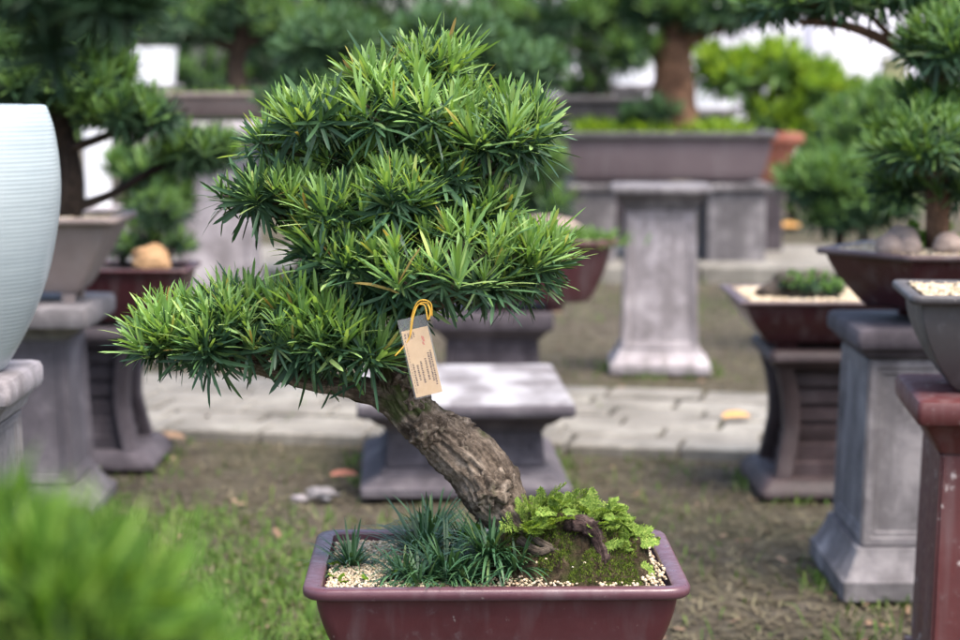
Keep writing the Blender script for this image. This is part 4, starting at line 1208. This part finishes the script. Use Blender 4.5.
make_tree('potted_shrub', 'low leafy green plant growing over the moss lump in the low maroon pot', 'plant', [(812, 288, Y9 - .03, 3), (812, 280, Y9 - .03, 2)], [], [(806, 284, Y9 - .03, 30, 11, 30, 34), (832, 290, Y9 - .06, 14, 8, 16, 12)], .022, [M['leaf_dark'], M['leaf_mid']], M['bark_dark'], 9, base=(atY(812, 290, Y9).x, Y9 - .03, h9 + hp9 - .01), group='shrubs growing in pots', wr=.3)
# grey panelled pedestal with hexagonal pot and stones
F10 = gnd(900, 604).y
cap10 = 97 * F10 / FPX
Y10 = F10 + 108 * F10 / FPX
c10 = on_ground(957, F10); c10.y = Y10
h10 = H_at(880, 330, Y10 - cap10)
pedestal('pedestal', 'smooth grey panelled pedestal under the stone-filled hexagonal pot', 'pedestal', c10, 0, h10, cap10, 82 * F10 / FPX, 88 * F10 / FPX, 109 * F10 / FPX, M['stone'], cap_h=.045, flare=.02, base_h=.10, capm=M['stone_dark'])
hp10 = H_at(930, 255, Y10 - .2) - h10
p10 = Vector((on_ground(958, Y10).x, Y10, h10))
bonsai_pot('bonsai_pot', 'dark red hexagonal pot of gravel and rounded stones on the grey panelled pedestal', p10, 0, .315, .225, hp10, M['maroon_dark'], M['brown_clay'], ring=hexring, lip_h=.014, lip_w=.035, over=.024, taper=.30, curve=.3, r=.012, soil=.010, foot=.03)
G10 = h10 + hp10 - .006
P = []
while len(P) < 3000:
    x, y = rng.uniform(-.27, .27), rng.uniform(-.19, .19)
    if abs(x) + abs(y) * .6 > .268: continue
    P.append((p10.x + x, p10.y + y, G10 + rng.uniform(-.001, .003)))
pebbles('gravel', P, .0050, M['gravel'], 'cream gravel in the dark red hexagonal pot')
for px, py, rx, rz, sd, lab in ((887, 238, .030, .026, 1, 'pinkish brown rounded stone lying outermost in the hexagonal pot'), (907, 236, .028, .025, 7, 'second rounded stone in the hexagonal pot, beside the pinkish outer one'),
                                (912, 224, .040, .032, 12, 'large grey stone at the back of the hexagonal pot'), (947, 231, .034, .028, 19, 'bluish grey stone beside the trunk in the hexagonal pot'), (899, 228, .024, .022, 25, 'smallest round stone wedged between the pinkish stone and the large grey one')):
    rock('stone', lab, (atY(px, py, Y10 - .10).x, Y10 - .12 + (.12 if py < 225 else 0), G10 + rz * .7), (rx, rx * .9, rz), M['rock'], sd, 'stone', 'rounded stones in the hexagonal pot', .12)
B, D, L = [], [], []
for i in range(11):
    q = Vector((atY(928 + rng.normal(0, 12), 230, Y10).x, Y10 + rng.normal(-.05, .06), G10)); B.append(q); D.append((rng.normal(0, .6), rng.normal(0, .6), 1)); L.append(rng.uniform(.03, .08))
frond_cloud(B, D, L, M['leaf_bush'], 'weed', 'bright green weeds sprouting between stones in the hexagonal pot', 'weed', 5, .013)
make_tree('podocarpus_tree', 'dark green pruned tree arching from the hexagonal stone-filled pot', 'tree', [(938, 232, Y10, 12), (938, 195, Y10, 11), (934, 150, Y10, 10), (940, 110, Y10, 9), (935, 80, Y10, 9), (915, 58, Y10, 7), (880, 38, Y10, 5), (840, 24, Y10, 4), (800, 22, Y10, 3)],
          [[(938, 175, Y10, 7), (915, 168, Y10 - .1, 5), (895, 160, Y10 - .15, 3)], [(938, 95, Y10, 7), (950, 50, Y10 - .05, 5), (955, 20, Y10, 4)], [(905, 52, Y10, 4), (870, 15, Y10, 3), (850, 0, Y10, 2)]],
          [(922, 148, Y10 - .15, 50, 36, 60, 44), (972, 140, Y10 - .1, 38, 36, 50, 26), (952, 48, Y10 - .1, 46, 38, 50, 40), (830, -2, Y10, 70, 16, 50, 34), (775, 6, Y10 + .1, 30, 12, 30, 14), (900, -8, Y10, 50, 24, 50, 26), (965, -5, Y10, 40, 30, 50, 20), (935, 100, Y10 + .05, 34, 18, 40, 18), (955, 190, Y10 + .02, 34, 16, 40, 18), (898, 185, Y10 + .1, 26, 14, 36, 12)], .056, [M['leaf_old'], M['leaf_mid']], M['bark_far'], 20, hi=True, base=(atY(938, 232, Y10).x, Y10, G10 - .005), group='pruned trees in pots')
# near dark pot on a red stand
Y11 = 3.62
h11 = H_at(925, 396, Y11 - .1)
c11 = on_ground(1010, Y11)
pedestal('pedestal', 'shiny dark red pedestal with worn edges under the dark grey pot, cut by the frame', 'pedestal', c11, R(-5), h11, .175, .128, .140, .19, M['red_glaze'], cap_h=.045, flare=.05, panel=False)
hp11 = H_at(930, 294, Y11 - .1) - h11
p11 = Vector((on_ground(1010, Y11).x, Y11, h11))
bonsai_pot('bonsai_pot', 'dark grey pot with yellowish gravel on the shiny red pedestal', p11, R(-5), .188, .15, hp11, M['grey_clay'], lip_h=.016, lip_w=.022, over=.022, taper=.40, curve=.9, r=.02, soil=.008, foot=.004)
pot_gravel(p11, R(-5), .158, .12, h11 + hp11 - .006, 1800, .0038, 'yellowish gravel in the dark grey pot on the red pedestal')

# ================================================================== shrubs and trees on the ground beyond
def gtree(name, label, cat, px, Y, trunk_r, pads, leafL, mats, bark, n=12, group=None, wr=.16, tops=None):
    base = on_ground(px, Y); tp = tops or [(px, pads[0][1], Y, trunk_r * .6)]
    b = (px, 300, Y, trunk_r)
    return make_tree(name, label, cat, [b] + tp, [], pads, leafL, mats, bark, n, base=base, group=group, wr=wr)
gtree('shrub', 'rounded dark green shrub on the ground behind the stone-filled pot', 'shrub', 840, 8.6, 6, [(815, 185, 8.6, 36, 26, 50, 34), (862, 195, 8.6, 34, 28, 50, 32), (838, 180, 8.6, 40, 26, 40, 30), (890, 205, 8.6, 26, 22, 40, 20), (840, 215, 8.6, 50, 20, 40, 30)], .085, [M['leaf_dark'], M['leaf_mid']], M['bark_dark'], 13, group='shrubs growing on the ground')
gtree('shrub', 'mid green shrub rising between the rounded dark shrub and the tan post', 'shrub', 865, 10.2, 6, [(850, 125, 10.2, 34, 26, 50, 28), (885, 112, 10.2, 36, 28, 50, 30), (830, 150, 10.2, 26, 20, 40, 18), (870, 160, 10.2, 50, 26, 40, 26)], .10, [M['leaf_dark'], M['leaf_mid']], M['bark_dark'], 13, group='shrubs growing on the ground')
gtree('shrub', 'bright yellow-green airy bush behind the mauve trough', 'shrub', 790, 15.5, 5, [(730, 78, 15.5, 36, 22, 40, 26), (775, 66, 15.5, 34, 22, 40, 18), (815, 88, 15.5, 32, 24, 40, 24), (775, 112, 15.5, 30, 16, 40, 14), (850, 100, 15.5, 30, 20, 40, 20), (800, 130, 15.5, 50, 22, 40, 24), (715, 62, 15.5, 20, 14, 30, 10)], .17, [M['leaf_mid'], M['leaf_yellow']], M['bark_dark'], 9, group='shrubs growing on the ground', wr=.24)
gtree('shrub', 'olive green shrub low behind the main crown beside the mauve trough', 'shrub', 530, 11.5, 5, [(530, 170, 11.5, 36, 30, 40, 30), (545, 205, 11.5, 30, 24, 40, 20), (505, 140, 11.5, 36, 24, 40, 22)], .11, [M['leaf_dark'], M['leaf_mid']], M['bark_dark'], 10, group='shrubs growing on the ground')
gtree('shrub', 'dense green bush under the tan trough pot, beyond the tan rock', 'shrub', 170, 8.0, 4, [(160, 205, 8, 34, 30, 40, 30), (195, 160, 8, 34, 22, 40, 22), (140, 170, 8, 30, 24, 40, 20)], .08, [M['leaf_dark'], M['leaf_mid']], M['bark_dark'], 12, group='shrubs growing on the ground')
gtree('shrub', 'green bush filling the gap beyond the far pale pedestal', 'shrub', 300, 11.0, 5, [(300, 150, 11, 50, 34, 40, 34), (330, 100, 11, 50, 30, 40, 30), (270, 190, 11, 40, 26, 40, 22), (340, 205, 11, 60, 26, 40, 26)], .11, [M['leaf_dark'], M['leaf_sage']], M['bark_dark'], 11, group='shrubs growing on the ground')
far = [(-20, 17, 'dark'), (60, 19, 'mid'), (130, 21, 'dark'), (200, 18.5, 'mid'), (275, 20, 'dark'), (350, 18, 'mid'), (425, 20, 'dark'), (500, 18.5, 'mid')]
lab = ['far dark tree beyond the flared tan pot, outermost of the row', 'far green tree over the crooked trunk in the tan pot', 'far dark tree beyond the white box planter', 'far green tree behind the shallow pinkish pot, nearer the white planter',
       'far dark tree behind the shallow pinkish pot, nearer the main crown', 'far green tree hidden by the top of the main crown on its paler side', 'far dark tree directly behind the main crown top', 'far green tree between the main crown and the mauve trough tree']
for (px, Y, k), lb in zip(far, lab):
    mats = [M['leaf_dark'], M['leaf_mid'] if k == 'mid' else M['leaf_dark']]
    gtree('garden_tree', lb, 'tree', px, Y, 9, [(px + rng.uniform(-8, 8), 75 + rng.uniform(-8, 8), Y, 46, 28, 50, 30), (px + rng.uniform(-20, 20), 30, Y, 52, 30, 50, 34), (px + rng.uniform(-20, 20), -20, Y, 56, 34, 50, 34), (px, 125, Y, 46, 26, 50, 28)], .20, mats, M['bark_dark'], 10, group='row of trees at the garden edge')

# pale rendered boundary wall, white planters, post
def boundary_wall():
    Y = 27
    a = on_ground(540, Y).x; b_ = on_ground(1100, Y).x
    root = thing('boundary_wall', 'pale lavender rendered boundary wall far behind the yellow-green bush', 'wall', ((a + b_) / 2, Y, 0))
    m = mat_stone('pale_render', (.62, .60, .66), (.72, .70, .76), (.78, .77, .82), .25, .9, 1.0)
    hw = (b_ - a) / 2
    MB().box((0, 0, 1.9), (hw, .12, 1.9), .01).build('wall', m, root)
    MB().box((0, 0, 3.87), (hw + .05, .2, .065), .02).build('coping', M['stone_pale'], root)
    for k in range(5):
        x = -hw + 2 * hw * k / 4
        MB().box((x, -.1221, 1.9), (.2, .12 - .0202, 1.88), .01).build('pilaster', m, root)
boundary_wall()
wm, t, b = newmat('white_glaze'); b.inputs['Roughness'].default_value = .4
n_ = noise(t, 6, 5, .6, N(t, 'ShaderNodeTexCoord').outputs['Object']); t.links.new(ramp(t, [(.35, (.70, .71, .74)), (.65, (.82, .82, .84))], n_.outputs[0]).outputs[0], b.inputs['Base Color'])
def planter(px0, px1, py0, py1, Y, label, stand=True, cat='planter'):
    a, b_ = atY(px0, 100, Y).x, atY(px1, 100, Y).x
    z0, z1 = H_at(100, py1, Y), H_at(100, py0, Y)
    hw = (b_ - a) / 2; H = z1 - z0
    loc = Vector(((a + b_) / 2, Y, z0))
    root = thing('white_planter', label, cat, loc, 0, 'white glazed planters')
    mb = MB(); r = hw * .15
    mb.loft([rr(hw * .86, hw * .86, r, 0), rr(hw * .92, hw * .92, r, H * .5), rr(hw * .97, hw * .97, r, H * .88)], True, False)
    mb.loft([rr(hw * .97, hw * .97, r, H * .88), rr(hw, hw, r, H * .90), rr(hw, hw, r, H), rr(hw * .88, hw * .88, r, H), rr(hw * .86, hw * .86, r, H * .9)], False, True)
    mb.build('body', wm, root, angle=40)
    MB().loft([rr(hw * .855, hw * .855, r, H * .905), rr(hw * .5, hw * .5, r, H * .95)]).build('soil', M['soil'], root)
    if stand:
        pedestal('pedestal', 'plain stone pedestal beneath the ' + label, 'pedestal', (loc.x, Y, 0), 0, z0, hw * 1.2, hw * .8, hw * .85, hw * 1.15, M['stone'])
planter(134, 176, 47, 84, 12.5, 'wide white planter above the pinkish tan pot')
planter(84, 110, 128, 206, 8.8, 'tall narrow white planter behind the crooked dark trunk', False)
for px0, px1, py0, py1, Y, lb in ((690, 732, 76, 108, 17.5, 'white planter just beside the thick reddish trunk'), (746, 776, 93, 118, 17.0, 'small white planter over the end of the mauve trough'), (612, 648, 64, 84, 18.0, 'white planter between the dark crown and the reddish trunk')):
    planter(px0, px1, py0, py1, Y, lb)
mb = MB(); z = H_at(98, 206, 8.8); mb.box((0, 0, z / 2 - .001), (.12, .12, z / 2 - .001), .01); o = mb.build('stone_plinth', M['stone_pale'], angle=40); o.location = (on_ground(97, 8.8).x, 8.8, 0); tag(o, 'slim pale plinth below the tall narrow white planter', 'plinth')
Yp = 16
mb = MB(); zt = H_at(882, 64, Yp); mb.box((0, 0, zt / 2), (.085, .085, zt / 2), .012); mb.box((0, 0, zt + .02), (.10, .10, .0195), .01)
o = mb.build('wooden_post', mat_noise('old_wood', [(.3, (.20, .20, .10)), (.7, (.30, .29, .16))], 6), angle=40); o.location = (on_ground(878, Yp).x, Yp, 0); o.rotation_euler = (0, R(4), 0); tag(o, 'tan wooden post leaning before the pale boundary wall', 'post')

# ================================================================== foreground
make_tree('foreground_shrub', 'bright green blurred shrub close to the lens in the lower corner', 'shrub', [(20, 700, 1.08, 6), (20, 660, 1.08, 4)], [],
          [(-40, 600, 1.08, 130, 85, 110, 56), (45, 638, 1.05, 118, 90, 110, 56), (130, 700, 1.08, 90, 85, 90, 30)], .050, [M['leaf_dark'], M['leaf_bush']], M['bark_dark'], 12, base=(at(20, 700, 1.08).x, at(20, 700, 1.08).y, 0), wr=.10)
make_tree('overhanging_tree', 'dark blurred foliage overhanging the top corner close to the lens', 'tree', [(-420, 200, 1.55, 20), (-420, 60, 1.55, 18), (-380, -80, 1.55, 14), (-250, -80, 1.55, 10), (-80, -30, 1.55, 6), (60, -14, 1.55, 3)],
          [[(40, -14, 1.55, 3), (52, 20, 1.55, 3.4), (53, 88, 1.55, 2.2)]],
          [(30, -14, 1.55, 70, 30, 60, 34), (110, 0, 1.5, 48, 26, 50, 30), (52, 50, 1.55, 8, 26, 10, 5)], .034, [M['leaf_dark'], M['leaf_dark']], M['bark_dark'], 18, base=(at(-420, 200, 1.55).x, at(-420, 200, 1.55).y, 0))

# ================================================================== grass, litter, fallen leaves
A_ = gnd(200, 437); B_ = gnd(650, 455); pdx = (B_ - A_).normalized(); pdy = Vector((-pdx.y, pdx.x, 0))
def on_path(x, y):
    q = (Vector((x, y, 0)) - A_).dot(pdy); return .0 < q < 1.18
def gz(x, y): return -.014 + .014 * mnoise.noise(Vector((x * 1.7, y * 1.7, 0)))
def scatter(n, dens, y0=2.6, y1=18):
    P = []
    while len(P) < n:
        y = 1 / rng.uniform(1 / y1, 1 / y0); x = rng.uniform(-1, 1) * (.26 * y + .5)
        if on_path(x, y) and rng.random() > .10: continue
        if rng.random() > dens(x, y): continue
        P.append((x, y, gz(x, y) + (.012 if on_path(x, y) else 0)))
    return np.array(P)
def green(x, y):
    k = .5 + .9 * mnoise.noise(Vector((x * 1.6, y * 1.6, 7))) + .5 * mnoise.noise(Vector((x * 5, y * 5, 2)))
    left = max(0, min(1, (-.05 - x) * 1.4)) * max(0, min(1, (5.6 - y) / 1.2))
    return max(.015, min(1, k * .42 - .16 + left * .75 + (.45 if y > 9.5 else 0)))
P = scatter(26000, green)
Q = []
while len(Q) < 19000:
    y = rng.uniform(2.9, 5.3); x = rng.uniform(-1.3, .02)
    if rng.random() < max(.04, min(1, .55 + .8 * mnoise.noise(Vector((x * 2.2, y * 2.2, 4))) + (-.35 - x) * .9 - max(0, y - 4.4) * .9)): Q.append((x, y, gz(x, y)))
for (lx, ly, bh) in FEET:
    for k in range(int(260 * bh / .2)):
        e = rng.integers(0, 4); u = rng.uniform(-1, 1) * bh; o_ = bh + abs(rng.normal(.004, .03))
        x, y = ((lx + u, ly - o_), (lx - o_, ly + u), (lx + o_, ly + u), (lx + u, ly + o_))[e]
        if mnoise.noise(Vector((x * 9, y * 9, 1))) > -.05: Q.append((x, y, gz(x, y)))
P = np.vstack([P, np.array(Q)]); n = len(P)
az = rng.uniform(0, 6.28, n); el = rng.uniform(.5, 1.45, n)
o = straps('grass', P, np.stack([np.cos(az) * np.cos(el), np.sin(az) * np.cos(el), np.sin(el)], 1), rng.uniform(.025, .075, n), rng.uniform(.003, .006, n), rng.uniform(.1, .6, n), M['grass'], 3)
tag(o, 'thin short green grass in patches over the bare garden soil', 'grass', kind='stuff')
P = scatter(50000, lambda x, y: .75 if y < 9.5 else .3); n = len(P)
az = rng.uniform(0, 6.28, n); el = rng.uniform(-.05, .5, n)
o = straps('dry_grass', P + np.array([0, 0, .006]), np.stack([np.cos(az) * np.cos(el), np.sin(az) * np.cos(el), np.sin(el)], 1), rng.uniform(.02, .06, n), rng.uniform(.003, .007, n), rng.uniform(0, .4, n), M['dry_grass'], 2)
tag(o, 'dry straw-coloured grass litter lying on the soil', 'grass', kind='stuff')
P = scatter(420, lambda x, y: 1, 3.0, 14); n = len(P)
az = rng.uniform(0, 6.28, n); D = np.stack([np.cos(az), np.sin(az), rng.normal(0, .2, n)], 1)
me = leaf_mesh('leaf_litter', P + np.array([0, 0, .014]), unit(D), unit(np.stack([rng.normal(0, .3, n), rng.normal(0, .3, n), np.ones(n)], 1)), rng.uniform(.02, .05, n), rng.uniform(.006, .018, n), rng.normal(.05, .15, n), np.zeros(n, int), [M['dry_leaf']], True)
tag(link('leaf_litter', me), 'scattered small brown dead leaves on the ground', 'leaf litter', kind='stuff')
om, t, b = newmat('orange_leaf'); b.inputs['Base Color'].default_value = (.42, .22, .06, 1); b.inputs['Roughness'].default_value = .7
rm, t, b = newmat('red_leaf'); b.inputs['Base Color'].default_value = (.30, .11, .07, 1); b.inputs['Roughness'].default_value = .7
for px, py, L, m_, lb in ((738, 427, .095, om, 'large orange fallen leaf lying on the pale path'), (345, 487, .075, rm, 'reddish fallen leaf by the whitish rubble on the soil'), (170, 449, .10, M['dry_leaf'], 'curled tan leaf near the foot of the purple curved stand'), (790, 232, .22, om, 'far orange leaf on the grass beyond the low maroon pot')):
    c = gnd(px, py); c.z = .03
    me = leaf_mesh('fallen_leaf', np.array([[-L / 2, 0, 0.]]), np.array([[.95, .2, .12]]), np.array([[0, -.3, 1.]]), np.array([L]), np.array([L * .45]), np.array([.15]), np.zeros(1, int), [m_], True, .5)
    tag(link('fallen_leaf', me, None, c), lb, 'leaf', 'single fallen leaves')
for px, py, r, lb, mt in ((322, 498, .042, 'whitish rubble stone on the soil beside the low pedestal', 'stone_top'), (300, 503, .022, 'small broken pale stone next to the whitish rubble', 'stone_pale')):
    c = gnd(px, py); c.z = .012
    rock('rubble_stone', lb, c, (r, r * .7, r * .4), M[mt], 31 + px, 'stone', 'pale rubble stones on the soil', .4)
